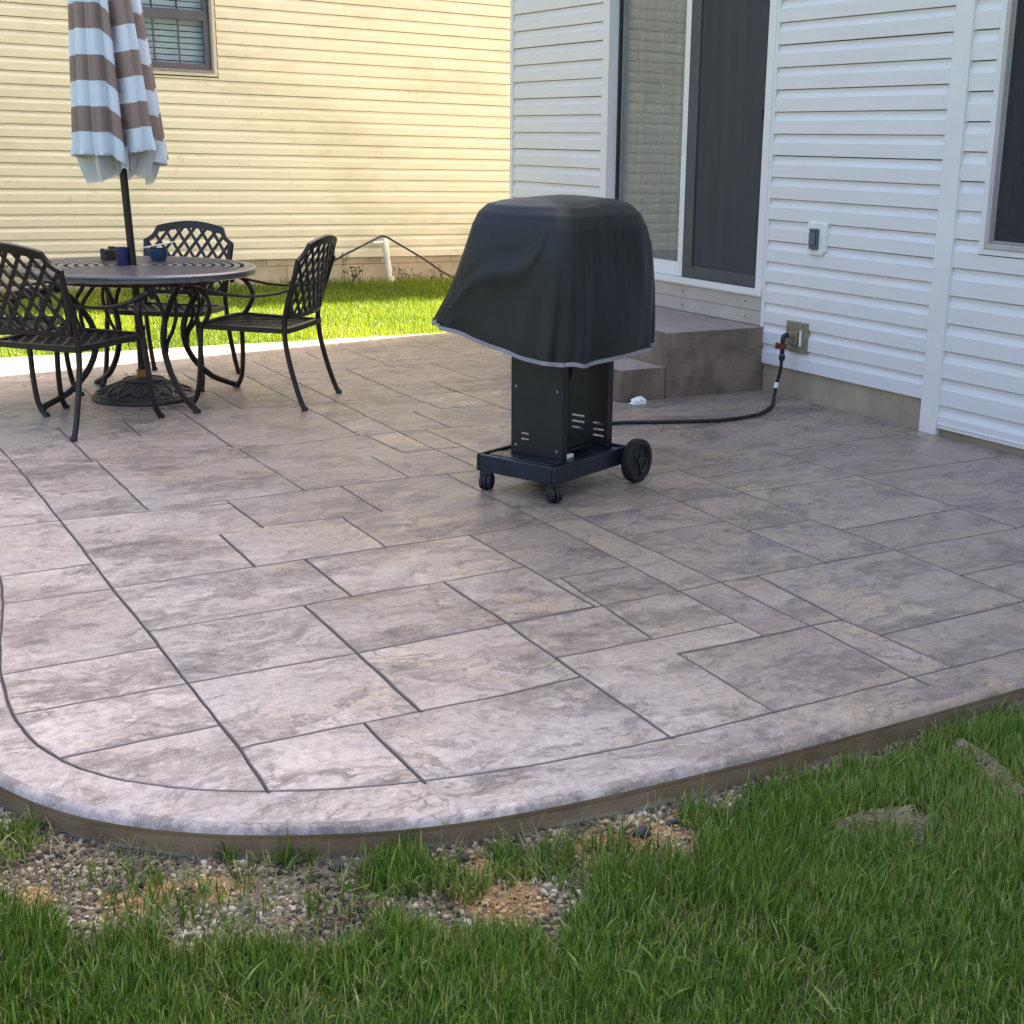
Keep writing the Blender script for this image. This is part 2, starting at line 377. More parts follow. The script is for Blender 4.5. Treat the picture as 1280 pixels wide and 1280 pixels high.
W = bpy.data.worlds.new('World'); S.world = W; W.use_nodes = True
nt = W.node_tree; nt.nodes.clear()
sk = nt.nodes.new('ShaderNodeTexSky'); sk.sky_type = 'NISHITA'; sk.sun_disc = False
sk.sun_elevation = SUN_EL; sk.sun_rotation = PI/2-SUN_AZ; sk.air_density = 1.0; sk.dust_density = 7.0; sk.ozone_density = .6
bg = nt.nodes.new('ShaderNodeBackground'); bg.inputs[1].default_value = SKY
wo = nt.nodes.new('ShaderNodeOutputWorld'); nt.links.new(sk.outputs[0], bg.inputs[0]); nt.links.new(bg.outputs[0], wo.inputs[0])
S.view_settings.view_transform = 'Standard'; S.view_settings.look = 'None'; S.view_settings.exposure = EXPOSURE
S.view_settings.gamma = 1
S.cycles.max_bounces = 8; S.cycles.diffuse_bounces = 5; S.cycles.transparent_max_bounces = 12

# ------------------------------------------------------------------ patio slab
def smooth_closed(pts, it=3):
    for _ in range(it):
        q = []
        for i in range(len(pts)):
            a, b = pts[i], pts[(i+1) % len(pts)]
            d = math.hypot(b[0]-a[0], b[1]-a[1])
            if d > 1.6 or d < .03: q += [a, b] if d > 1.6 else [a]
            else: q += [(a[0]*.75+b[0]*.25, a[1]*.75+b[1]*.25), (a[0]*.25+b[0]*.75, a[1]*.25+b[1]*.75)]
        pts = q
    return pts
EDGE_C = [(2.75, 2.114), (2.25, 2.117), (1.86, 2.132), (1.517, 2.156), (1.2, 2.19), (.947, 2.262), (.739, 2.37), (.62, 2.452), (.5, 2.56), (.395, 2.70), (.315, 2.87),
          (.26, 3.08), (.25, 3.35), (.285, 3.72), (.335, 4.10), (.375, 4.5), (.36, 5.0), (.24, 5.7), (.02, 6.4), (-.35, 7.1), (-.75, 7.8), (-.98, 8.4), (-1.02, 8.89)]
edge = [tuple(p[:2]) for p in curve([(x, y, 0) for x, y in EDGE_C], 8)]
for _ in range(25): edge = [edge[0]]+[((a[0]+2*b[0]+c[0])/4, (a[1]+2*b[1]+c[1])/4) for a, b, c in zip(edge, edge[1:], edge[2:])]+[edge[-1]]
outline = [(4.96, 2.114)]+edge+[(4.96, 8.89)]
area = sum(outline[i][0]*outline[(i+1) % len(outline)][1]-outline[(i+1) % len(outline)][0]*outline[i][1] for i in range(len(outline)))
if area < 0: outline = outline[::-1]
def densify(pts, d):
    out = []
    for i in range(len(pts)):
        a, b = pts[i], pts[(i+1) % len(pts)]; L = math.hypot(b[0]-a[0], b[1]-a[1]); k = max(1, int(L/d))
        out += [(a[0]+(b[0]-a[0])*j/k, a[1]+(b[1]-a[1])*j/k) for j in range(k)]
    return out
outline = densify(outline, .05)
def densify_open(pts, d):
    out = []
    for a, b in zip(pts, pts[1:]):
        L = math.hypot(b[0]-a[0], b[1]-a[1]); k = max(1, int(L/d))
        out += [(a[0]+(b[0]-a[0])*j/k, a[1]+(b[1]-a[1])*j/k) for j in range(k)]
    return out+[pts[-1]]
def offset(pts, d):
    out = []; n = len(pts)
    for i in range(n):
        a, b = pts[i-1], pts[(i+1) % n]; tx, ty = b[0]-a[0], b[1]-a[1]; L = math.hypot(tx, ty) or 1
        out.append((pts[i][0]-ty/L*d, pts[i][1]+tx/L*d))
    return out
BORDER = [(4.95, 2.276), (2.916, 2.278), (2.43, 2.288), (1.984, 2.294), (1.705, 2.303), (1.291, 2.342), (1.017, 2.41), (.804, 2.507), (.676, 2.596), (.606, 2.652), (.514, 2.753), (.45, 2.88), (.412, 3.01),
          (.392, 3.24), (.425, 3.55), (.475, 3.84), (.525, 4.06), (.56, 4.41), (.545, 5.0), (.42, 5.75), (.2, 6.48), (-.17, 7.2), (-.56, 7.9), (-.79, 8.4), (-.83, 8.86)]
def relax(P, it):
    P = list(P)
    for _ in range(it): P = [P[0]]+[((a[0]+2*b[0]+c[0])/4, (a[1]+2*b[1]+c[1])/4) for a, b, c in zip(P, P[1:], P[2:])]+[P[-1]]
    return P
BORDER = relax(densify_open([tuple(p[:2]) for p in curve([(x, y, 0) for x, y in BORDER], 5)], .04), 30)
GROOVES = [
[(0.847, 6.225), (0.852, 5.767), (0.842, 4.904), (0.835, 4.453), (0.825, 4.042), (0.823, 3.606), (0.816, 3.151), (0.81, 2.746), (0.798, 2.515)],
[(1.155, 6.575), (1.144, 5.798)],
[(1.161, 5.772), (1.151, 4.902)],
[(0.775, 5.759), (0.855, 5.765), (1.15, 5.778)],
[(1.151, 4.902), (1.561, 4.899), (2.219, 4.91), (2.523, 4.898)],
[(0.642, 4.904), (0.842, 4.904), (1.145, 4.879)],
[(0.835, 4.453), (1.034, 4.493)],
[(1.428, 4.498), (1.748, 4.474)],
[(1.446, 4.891), (1.447, 4.476)],
[(1.286, 4.458), (1.275, 4.045)],
[(0.825, 4.042), (1.275, 4.045), (1.732, 4.043), (2.231, 4.047), (2.517, 4.054), (2.959, 4.059)],
[(3.014, 4.071), (3.318, 4.07), (3.451, 4.061), (4.816, 4.03)],
[(0.579, 4.321), (0.819, 4.322)],
[(0.563, 4.044), (0.822, 4.036)],
[(0.825, 3.612), (1.133, 3.607), (1.437, 3.62), (1.744, 3.61), (2.041, 3.619)],
[(0.42, 3.478), (0.816, 3.476)],
[(0.828, 3.192), (0.993, 3.185), (1.271, 3.172), (1.733, 3.18), (2.037, 3.179)],
[(0.403, 3.202), (0.809, 3.191)],
[(0.479, 2.904), (0.801, 2.9)],
[(0.816, 2.752), (0.85, 2.756), (1.103, 2.742), (1.254, 2.736), (1.504, 2.724), (1.705, 2.731)],
[(1.443, 4.043), (1.437, 3.62)],
[(1.745, 4.475), (1.736, 4.051)],
[(1.912, 4.902), (1.906, 4.479)],
[(1.775, 6.884), (1.749, 5.774)],
[(1.766, 5.747), (1.761, 4.922)],
[(2.231, 5.334), (2.222, 4.925)],
[(2.382, 5.768), (2.389, 5.344)],
[(2.402, 7.548), (2.377, 6.524), (2.358, 5.78)],
[(2.612, 8.144), (2.598, 7.219), (2.565, 6.174), (2.544, 5.377), (2.554, 4.981)],
[(2.825, 6.189), (2.822, 5.76)],
[(2.692, 5.76), (2.687, 5.176)],
[(2.382, 4.905), (2.37, 4.3), (2.375, 4.079), (2.371, 3.667), (2.356, 3.184), (2.332, 2.724)],
[(2.538, 4.212), (2.525, 3.843), (2.529, 3.528), (2.522, 3.175), (2.512, 2.924), (2.511, 2.723), (2.484, 2.269), (2.486, 2.225)],
[(2.182, 2.729), (2.347, 2.724), (2.507, 2.725), (2.635, 2.716)],
[(2.055, 4.047), (2.049, 3.715), (2.041, 3.185)],
[(2.065, 3.163), (2.041, 2.872)],
[(2.035, 2.727), (2.015, 2.322)],
[(1.742, 3.611), (1.74, 3.191), (1.727, 3.027), (1.705, 2.303)],
[(1.281, 3.605), (1.271, 3.178), (1.26, 2.898), (1.255, 2.735)],
[(1.108, 2.734), (1.102, 2.385)],
[(2.098, 3.17), (2.342, 3.173), (2.52, 3.176), (2.717, 3.172), (3.299, 3.166), (3.913, 3.151), (3.967, 3.159)],
[(1.753, 2.873), (2.028, 2.865)],
[(2.656, 3.761), (2.97, 3.752)],
[(2.052, 3.469), (2.334, 3.46)],
[(3.007, 4.602), (3.005, 4.382), (3.007, 4.061), (2.982, 3.599), (2.973, 3.162)],
[(3.003, 3.611), (3.3, 3.615)],
[(3.311, 4.463), (3.319, 4.055), (3.317, 3.899), (3.3, 3.615), (3.302, 3.452), (3.291, 3.171), (3.282, 2.844), (3.263, 2.534)],
[(3.302, 3.452), (3.925, 3.456)],
[(3.296, 2.847), (3.635, 2.845)],
[(3.932, 4.644), (3.944, 4.362)],
[(3.934, 4.297), (3.949, 4.054), (3.942, 3.6), (3.943, 3.46), (3.918, 3.148)],
[(2.663, 3.107), (2.631, 2.711), (2.639, 2.568), (2.637, 2.293)],
[(2.643, 2.565), (3.294, 2.56)],
[(3.185, 4.494), (3.328, 4.504), (3.572, 4.516)],
[(3.691, 4.352), (3.944, 4.362)],
[(3.634, 4.645), (3.627, 4.488)],
[(3.016, 7.491), (2.987, 6.646), (2.996, 6.229)],
[(3.338, 8.351), (3.318, 7.52)],
[(3.941, 8.683), (3.955, 7.968)],
[(3.045, 8.36), (3.02, 8.036)],
[(3.658, 8.627), (3.642, 8.423)],
[(3.307, 7.013), (3.287, 6.615)],
[(3.589, 7.434), (3.599, 6.88)],
[(2.424, 6.625), (2.969, 6.627), (3.283, 6.617), (3.536, 6.613)],
[(1.79, 5.754), (2.053, 5.735), (2.358, 5.78), (2.728, 5.764), (2.956, 5.738)],
[(2.065, 6.673), (2.371, 6.6)],
[(3.435, 7.782), (3.983, 7.763)],
[(2.994, 6.205), (3.306, 6.181)],
[(2.389, 5.344), (2.689, 5.341)],
[(1.59, 5.187), (1.752, 5.197)],
[(1.482, 7.565), (1.464, 7.155)],
[(1.466, 6.616), (1.448, 6.189)],
[(1.801, 7.975), (1.788, 7.679)],
[(2.072, 7.181), (2.066, 6.648)],
[(2.102, 7.838), (2.086, 7.455)],
[(.80, 6.2), (.79, 7.4), (.80, 8.3)], [(-.1, 6.9), (1.05, 6.93)], [(.3, 7.9), (1.3, 7.92)],
[(3.95, 4.6), (4.85, 4.62)], [(3.3, 5.9), (3.3, 6.9)], [(2.3, 7.6), (3.6, 7.6)], [(3.3, 6.9), (3.9, 6.9)],
]
INS = .022
top = offset(outline, INS)
pts2 = []; eds = []; faces = []
def addp(p): pts2.append(Vector(p)); return len(pts2)-1
ti = [addp(p) for p in top]
for i in range(len(ti)): eds.append((ti[i], ti[(i+1) % len(ti)]))
def inside(p, poly):
    c = False; n = len(poly); j = n-1
    for i in range(n):
        if (poly[i][1] > p[1]) != (poly[j][1] > p[1]) and p[0] < (poly[j][0]-poly[i][0])*(p[1]-poly[i][1])/(poly[j][1]-poly[i][1])+poly[i][0]: c = not c
        j = i
    return c
SEGS = []                     # centre line pieces (a, b, half width)
def groove(poly, hw, depth):
    P = densify_open(poly, .07)
    P = [p for i, p in enumerate(P) if i == 0 or math.hypot(p[0]-P[i-1][0], p[1]-P[i-1][1]) > .004]
    rows = []
    for i, p in enumerate(P):
        a, b = P[max(i-1, 0)], P[min(i+1, len(P)-1)]; tx, ty = b[0]-a[0], b[1]-a[1]; L = math.hypot(tx, ty) or 1
        nx, ny = -ty/L, tx/L; j = random.uniform(-.0016, .0016); w = hw*random.uniform(.75, 1.3)
        c = (p[0]+nx*j, p[1]+ny*j)
        rows.append(((c[0]+nx*w, c[1]+ny*w), c, (c[0]-nx*w, c[1]-ny*w), w))
    for a, b in zip(rows, rows[1:]):
        SEGS.append((a[1], b[1], (a[3]+b[3])/2, depth))
    ids = [[addp(q) for q in r[:3]] for r in rows]
    for a, b in zip(ids, ids[1:]):
        for k in range(3): eds.append((a[k], b[k]))
    for e_, q_ in ((0, 1), (-1, -2)):
        ex, ey = rows[e_][1]; tx, ty = ex-rows[q_][1][0], ey-rows[q_][1][1]; L = math.hypot(tx, ty) or 1; tx, ty = tx/L*.009, ty/L*.009
        for gp in ((ex+tx, ey+ty), (ex+tx*.4-ty*1.3, ey+ty*.4+tx*1.3), (ex+tx*.4+ty*1.3, ey+ty*.4-tx*1.3)):
            if inside(gp, top): addp(gp)
    for a in (ids[0], ids[-1]): eds.append((a[0], a[1])); eds.append((a[1], a[2]))
def extend(gs):
    """run every joint on to the joint it dies against"""
    lines = [(a, b, k) for k, g in enumerate(gs) for a, b in zip(g, g[1:])]+[(a, b, -1) for a, b in zip(BORDER, BORDER[1:])]
    out = []
    for k, g in enumerate(gs):
        g = [tuple(p) for p in g]
        for end in (0, 1):
            q = g if end else g[::-1]
            p, r = q[-1], q[-2]; dx, dy = p[0]-r[0], p[1]-r[1]; L = math.hypot(dx, dy); dx, dy = dx/L, dy/L; best = None
            for a, b, kk in lines:
                if kk == k: continue
                ex, ey = b[0]-a[0], b[1]-a[1]; den = dx*ey-dy*ex
                if abs(den) < .3*math.hypot(ex, ey): continue
                t_ = ((a[0]-p[0])*ey-(a[1]-p[1])*ex)/den; u_ = ((a[0]-p[0])*dy-(a[1]-p[1])*dx)/den
                if -.02 <= u_ <= 1.02 and -.03 < t_ < .42 and (best is None or t_ < best): best = t_
            if best is not None and best > .006: q = q+[(p[0]+dx*best, p[1]+dy*best)]
            g = q if end else q[::-1]
        out.append(g)
    return out
GROOVES = extend(GROOVES)
for i, g in enumerate(GROOVES): groove([tuple(p) for p in g], random.uniform(.0045, .0065), .007)
groove(BORDER, .005, .007)
xs = [p[0] for p in top]; ys = [p[1] for p in top]
coarse = offset(outline, INS+.02)[::3]
x = min(xs)
while x < max(xs):
    y = min(ys)
    while y < max(ys):
        q = (x+random.uniform(-.012, .012), y+random.uniform(-.012, .012))
        if inside(q, coarse): addp(q)
        y += .055
    x += .055
vo, eo, fo, *_ = delaunay_2d_cdt(pts2, eds, [ti], 1, 1e-5)
# keep only what lies inside the slab
cell = {}
for s_ in SEGS:
    for k in range(5):
        q = (s_[0][0]+(s_[1][0]-s_[0][0])*k/4, s_[0][1]+(s_[1][1]-s_[0][1])*k/4)
        for dx in (-1, 0, 1):
            for dy in (-1, 0, 1): cell.setdefault((int(q[0]//.03)+dx, int(q[1]//.03)+dy), set()).add(s_)
def dip(p):
    best = 0.0; dep = 0.0
    for a, b, w, d in cell.get((int(p[0]//.03), int(p[1]//.03)), ()):
        vx, vy = b[0]-a[0], b[1]-a[1]; L2 = vx*vx+vy*vy or 1e-9; t_ = max(0, min(1, ((p[0]-a[0])*vx+(p[1]-a[1])*vy)/L2))
        dd = math.hypot(p[0]-a[0]-vx*t_, p[1]-a[1]-vy*t_); g = 1-dd/w
        if g > best: best, dep = g, d
    return best, dep
slab = MB(); gr = []
for p in vo:
    g, d = dip(p); g = min(1, g*1.05) if g > .06 else 0.0
    gr.append(g)
    n_ = mnoise.noise((p.x*1.7, p.y*1.7, 3))*.0022+mnoise.noise((p.x*7, p.y*7, 9))*.0008
    slab.v.append((p.x, p.y, n_-g*d))
big = top
for f in fo:
    c = (sum(vo[i].x for i in f)/len(f), sum(vo[i].y for i in f)/len(f))
    slab.f.append(tuple(f))
ntop = len(slab.f)
def ring_at(d, z, wob=0): 
    o_ = offset(outline, d)
    return [(x, y, z+(mnoise.noise((x*3, y*3, 5))*wob)) for x, y in o_]
prof = [(INS, 0, 0), (.013, -.0025, 0), (.005, -.009, 0), (.001, -.018, .001), (.003, -.027, .004), (.011, -.032, .006), (.008, -.037, .006), (.008, -.085, 0), (.010, -.16, 0)]
rr = [ring_at(*q) for q in prof]
rr[0] = [(x, y, mnoise.noise((x*1.7, y*1.7, 3))*.0022+mnoise.noise((x*7, y*7, 9))*.0008) for x, y, z in rr[0]]
slab.grid(rr, closed=True)
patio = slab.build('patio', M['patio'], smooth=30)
patio['kind'] = 'structure'
patio.data.materials.append(M['slab_side'])
nside = len(outline)
mi = [0]*len(patio.data.polygons)
for i, p in enumerate(patio.data.polygons):
    if i >= ntop+3*nside: mi[i] = 1
patio.data.polygons.foreach_set('material_index', mi)
# every stone gets its own number: flood fill between the joints
adj = {}
for k, f in enumerate(fo):
    for a, b in zip(f, list(f[1:])+[f[0]]): adj.setdefault((min(a, b), max(a, b)), []).append(k)
fcomp = [-1]*len(fo); barrier = [max(gr[i] for i in f) > .5 for f in fo]
tile = np.zeros(len(patio.data.vertices), np.float32)
for k in range(len(fo)):
    if fcomp[k] >= 0 or barrier[k]: continue
    r_id = random.random()*9; stack = [k]; fcomp[k] = 1
    while stack:
        q = stack.pop(); f = fo[q]
        for i in f: tile[i] = r_id
        for a, b in zip(f, list(f[1:])+[f[0]]):
            for nb_ in adj[(min(a, b), max(a, b))]:
                if fcomp[nb_] < 0 and not barrier[nb_]: fcomp[nb_] = 1; stack.append(nb_)
last = tile[:len(vo)]; bt = float(np.median([tile[i] for i in range(min(len(ti), len(vo)))])); tile[len(vo):] = bt
fnum_ = patio.data.attributes.new('tile', 'FLOAT', 'POINT'); fnum_.data.foreach_set('value', tile)
at_ = patio.data.attributes.new('groove', 'FLOAT', 'POINT')
vals = np.zeros(len(patio.data.vertices), np.float32); vals[:len(gr)] = gr; at_.data.foreach_set('value', vals)

# ------------------------------------------------------------------ ground: lawn sheet and bare soil along the slab
def fnum(o, name, vals, dom='POINT'):
    a = o.data.attributes.new(name, 'FLOAT', dom); a.data.foreach_set('value', np.asarray(vals, np.float32))
lw = MB(); lw.add([(-250, -250, -.125), (250, -250, -.125), (250, 250, -.125), (-250, 250, -.125)], [(0, 1, 2, 3)])
o = lw.build('ground', M['lawn']); o['kind'] = 'structure'
ORANGE = [(1.09, 2.02, .10, .16), (1.45, 2.05, .16, .09), (.49, 2.35, .09, .06), (.62, 2.32, .07, .06), (1.34, 2.06, .05, .05), (.31, 2.45, .05, .06), (1.0, 2.1, .03, .04)]
def orange(x, y):
    v = 0
    for cx, cy, rx, ry in ORANGE:
        d = ((x-cx)/rx)**2+((y-cy)/ry)**2+mnoise.noise((x*14, y*14, 2))*.9+mnoise.noise((x*40, y*40, 6))*.6
        v = max(v, 1.15-d)
    return max(0, min(1, v*1.1))
def gz_near(x, y):
    d = max(0, min(1, (2.25-y)/1.2))
    return -.072-.03*d+mnoise.noise((x*3, y*3, 1))*.010+mnoise.noise((x*14, y*14, 4))*.006
NX, NY = 220, 110
rows = []; ora = []
for j in range(NY+1):
    y = .2+(3.3-.2)*j/NY; r_ = []
    for i in range(NX+1):
        x = -1.2+(5.4+1.2)*i/NX; e = min(1, i/6, (NX-i)/6, j/6)
        r_.append((x, y, gz_near(x, y)*e-.14*(1-e))); ora.append(orange(x, y))
    rows.append(r_)
so = MB().grid(rows).build('soil', M['soil'], smooth=60); so['kind'] = 'structure'; fnum(so, 'orange', ora)
rows = []
for j in range(61):
    y = 8.6+(15-8.6)*j/60
    rows.append([(-9+i*.3, y, -.055+mnoise.noise((-9+i*.3, y, 0))*.012) for i in range(91)])
fl = MB().grid(rows).build('lawn', M['lawn'], smooth=60); fl['kind'] = 'structure'
rows = []
for j in range(61):
    y = -6+(14.6)*j/60
    def lx(y): return 2.0
    rows.append([(-9+i*.3, y, -.115) for i in range(30)])
fl2 = MB().grid(rows).build('lawn', M['lawn'], smooth=60); fl2['kind'] = 'structure'

# blades as one mesh, made with numpy
def blades(name, xy, z, length, width, mat, lean=.45, shade=None, bend=.6, flow=None):
    n = len(xy); a = rng.uniform(0, 2*PI, n); la = rng.uniform(0, 2*PI, n) if flow is None else flow
    L = length*rng.uniform(.55, 1.25, n); w = width*rng.uniform(.6, 1.25, n); ln = np.abs(rng.normal(0, lean, n)).clip(0, 1.25)
    bx, by = np.cos(la), np.sin(la); wx, wy = np.cos(a), np.sin(a)
    V = np.zeros((n, 7, 3), np.float32); tip = np.zeros((n, 7), np.float32)
    hs = [0, .38, .74, 1.0]
    for k, h in enumerate(hs):
        ang = ln*(.35+bend*h)
        px = xy[:, 0]+bx*np.sin(ang)*L*h; py = xy[:, 1]+by*np.sin(ang)*L*h; pz = z+np.cos(ang)*L*h
        hw = w*.5*[1, .9, .6, 0][k]
        if k < 3:
            V[:, 2*k] = np.stack([px-wx*hw, py-wy*hw, pz], 1); V[:, 2*k+1] = np.stack([px+wx*hw, py+wy*hw, pz], 1); tip[:, 2*k:2*k+2] = h
        else:
            V[:, 6] = np.stack([px, py, pz], 1); tip[:, 6] = 1
    base = (np.arange(n)*7)[:, None]
    q = np.concatenate([base+np.array([[0, 1, 3, 2]]), base+np.array([[2, 3, 5, 4]])], 1).reshape(-1)
    t_ = (base+np.array([[4, 5, 6]])).reshape(-1)
    loops = np.concatenate([q, t_]).astype(np.int32)
    nq, ntri = 2*n, n
    me = bpy.data.meshes.new(name); me.vertices.add(7*n); me.vertices.foreach_set('co', V.reshape(-1))
    me.loops.add(len(loops)); me.loops.foreach_set('vertex_index', loops)
    me.polygons.add(nq+ntri)
    st = np.concatenate([np.arange(nq)*4, nq*4+np.arange(ntri)*3]).astype(np.int32); me.polygons.foreach_set('loop_start', st)
    me.update(calc_edges=True); me.materials.append(mat)
    me.polygons.foreach_set('use_smooth', np.ones(nq+ntri, bool))
    sh = rng.uniform(0, 1, n) if shade is None else shade
    o = bpy.data.objects.new(name, me); COL.objects.link(o)
    fnum(o, 'shade', np.repeat(sh, 7)); fnum(o, 'tip', tip.reshape(-1))
    return o
LAWN_B = [(-1.2, 2.9), (.05, 2.9), (.24, 2.70), (.25, 2.46), (.36, 2.22), (.56, 2.08), (.72, 1.99), (.86, 2.0), (.94, 1.95), (1.10, 1.82), (1.22, 1.89), (1.32, 1.96), (1.46, 1.91), (1.58, 2.02), (1.74, 2.07), (2.1, 2.08), (5.2, 2.08), (5.2, .3), (-1.2, .3)]
def pn(x, y, s, k): return mnoise.noise((x*s, y*s, k))
MATS = [((1.82, 1.855), (1.92, 1.835), (2.0, 1.825), .055), ((2.36, 1.985), (2.33, 1.87), (2.29, 1.75), .05)]
def fld(P, s, k):                                                 # quick vector noise, about -1..1
    r = np.random.default_rng(100+int(k)); v = np.zeros(len(P))
    for q in range(7):
        a = r.uniform(0, 2*PI); f = s*r.uniform(.6, 2.2)*2; v += np.sin((P[:, 0]*math.cos(a)+P[:, 1]*math.sin(a))*f+r.uniform(0, 6.3)+1.3*np.sin((P[:, 0]*math.sin(a)-P[:, 1]*math.cos(a))*f*.7+q))
    return v/4.0
def inpoly(P, poly):
    c = np.zeros(len(P), bool); x, y = P[:, 0], P[:, 1]; n = len(poly); j = n-1
    for i in range(n):
        xi, yi = poly[i]; xj, yj = poly[j]
        if yi != yj:
            m = ((yi > y) != (yj > y)) & (x < (xj-xi)*(y-yi)/(yj-yi)+xi); c ^= m
        j = i
    return c
OUTC = outline[::2]
def near_points(n, lo_, hi_):
    P = rng.uniform(lo_, hi_, (n, 2)); P = P[~inpoly(P, OUTC)]
    J = P+np.stack([fld(P, 9, 1), fld(P, 9, 5)], 1)*.03
    ok = inpoly(J, LAWN_B); u = rng.uniform(0, 1, len(P)); h = .92+.22*fld(P, 3, 12)
    for a, b, c, r_ in MATS:
        for q in (a, b, c): ok &= ~((np.hypot(P[:, 0]-q[0]+.012, P[:, 1]-q[1]+.015) < r_*(1.0+.35*fld(P, 16, 61))) & (u > .30))
    ok &= ~((fld(P, 5, 8) < -.45) & (u < .6))
    edge_d = np.clip((2.0-P[:, 1])*4, 0, 1); h = np.where((P[:, 1] > 1.96) & (P[:, 0] > 1.5), h*(.75+.35*fld(P, 4, 44)), h)
    for cx, cy, rr_, pr in ((.95, 2.17, .075, .8), (.30, 2.80, .10, .6), (.68, 2.43, .03, .4), (.78, 2.33, .035, .4), (1.03, 2.07, .06, .5), (1.22, 2.06, .06, .4), (.45, 2.45, .08, .05), (.62, 2.25, .10, .07), (.84, 2.14, .10, .12), (1.3, 2.0, .11, .2), (.5, 2.3, .1, .12), (1.42, 1.96, .06, .25), (.30, 2.66, .06, .2), (1.15, 2.1, .06, .3), (1.6, 2.07, .05, .4)):
        m = (np.hypot(P[:, 0]-cx, P[:, 1]-cy) < rr_*(1+.35*fld(P, 14, 3))) & (u < pr) & ~ok; ok |= m; h = np.where(m, .8, h)
    return P[ok], h[ok]
A_, hA = near_points(150000, (-.9, .5), (4.4, 2.75)); B_, hB = near_points(230000, (-.15, 1.0), (3.2, 2.75))
xy = np.concatenate([A_, B_]); ht = np.concatenate([hA, hB])
zz = np.array([gz_near(x, y)-.004 for x, y in xy])
dry = fld(xy, 1.6, 20)*.5+.35*np.clip((xy[:, 0]-1.2)*1.2, 0, 1)*np.clip((1.95-xy[:, 1])*3, 0, 1)
sh = np.clip(rng.beta(2, 2.2, len(xy))*.85+dry*.25+np.where(xy[:, 0] > 1.5, .05, 0), 0, .92)
sh = np.where(rng.uniform(0, 1, len(xy)) < .05+np.clip(dry, 0, 1)*.16, rng.uniform(.92, 1, len(xy)), sh)
flow = 1.4*fld(xy, 2.3, 31)+rng.normal(.3, 1.5, len(xy))
g1 = blades('lawn_grass', xy, zz, .070*ht, .0038, M['grass'], .68, sh, flow=flow)
thn = 22000; T_ = rng.uniform((-.9, .5), (4.4, 2.75), (thn*2, 2)); T_ = T_[~inpoly(T_, OUTC)]
ok_ = inpoly(T_, LAWN_B) | (rng.uniform(0, 1, len(T_)) < .3); T_ = T_[ok_]; tz = np.array([gz_near(x, y)+.002 for x, y in T_])
g3 = blades('dry_thatch', T_, tz+rng.uniform(0, .02, len(T_)), .045, .0028, M['grass'], 1.6, rng.uniform(.80, 1, len(T_)), bend=.25)
g3['kind'] = 'stuff'; g3['label'] = 'dry straw lying among the lawn grass and gravel'; g3['category'] = 'thatch'
bi = rng.choice(len(xy), 9000, replace=False); g4 = blades('broad_grass', xy[bi], zz[bi], .082, .0066, M['grass'], .8, rng.uniform(.15, .8, 9000), bend=1.0)
g4['kind'] = 'stuff'; g4['label'] = 'broader grass blades scattered through the front lawn'; g4['category'] = 'grass'
g1['kind'] = 'stuff'; g1['label'] = 'green lawn grass growing in front of the patio edge'; g1['category'] = 'grass'
P = rng.uniform((-2.5, 8.93), (9.0, 12.75), (150000, 2))
P = P[~((P[:, 0] > 4.85) & (P[:, 1] < 9.1))]
sh = np.clip(rng.beta(2, 2.2, len(P))*.9+fld(P, 1.1, 20)*.2, 0, 1)
hh = np.where(P[:, 1] > 12.35, 1.7, 1.0)*(1+.18*fld(P, 4, 2))
g2 = blades('lawn_grass', P, np.full(len(P), -.06), .055*hh, .006, M['far_grass'], .5, sh)
g2['kind'] = 'stuff'; g2['label'] = 'lawn grass between the patio and the cream house'; g2['category'] = 'grass'

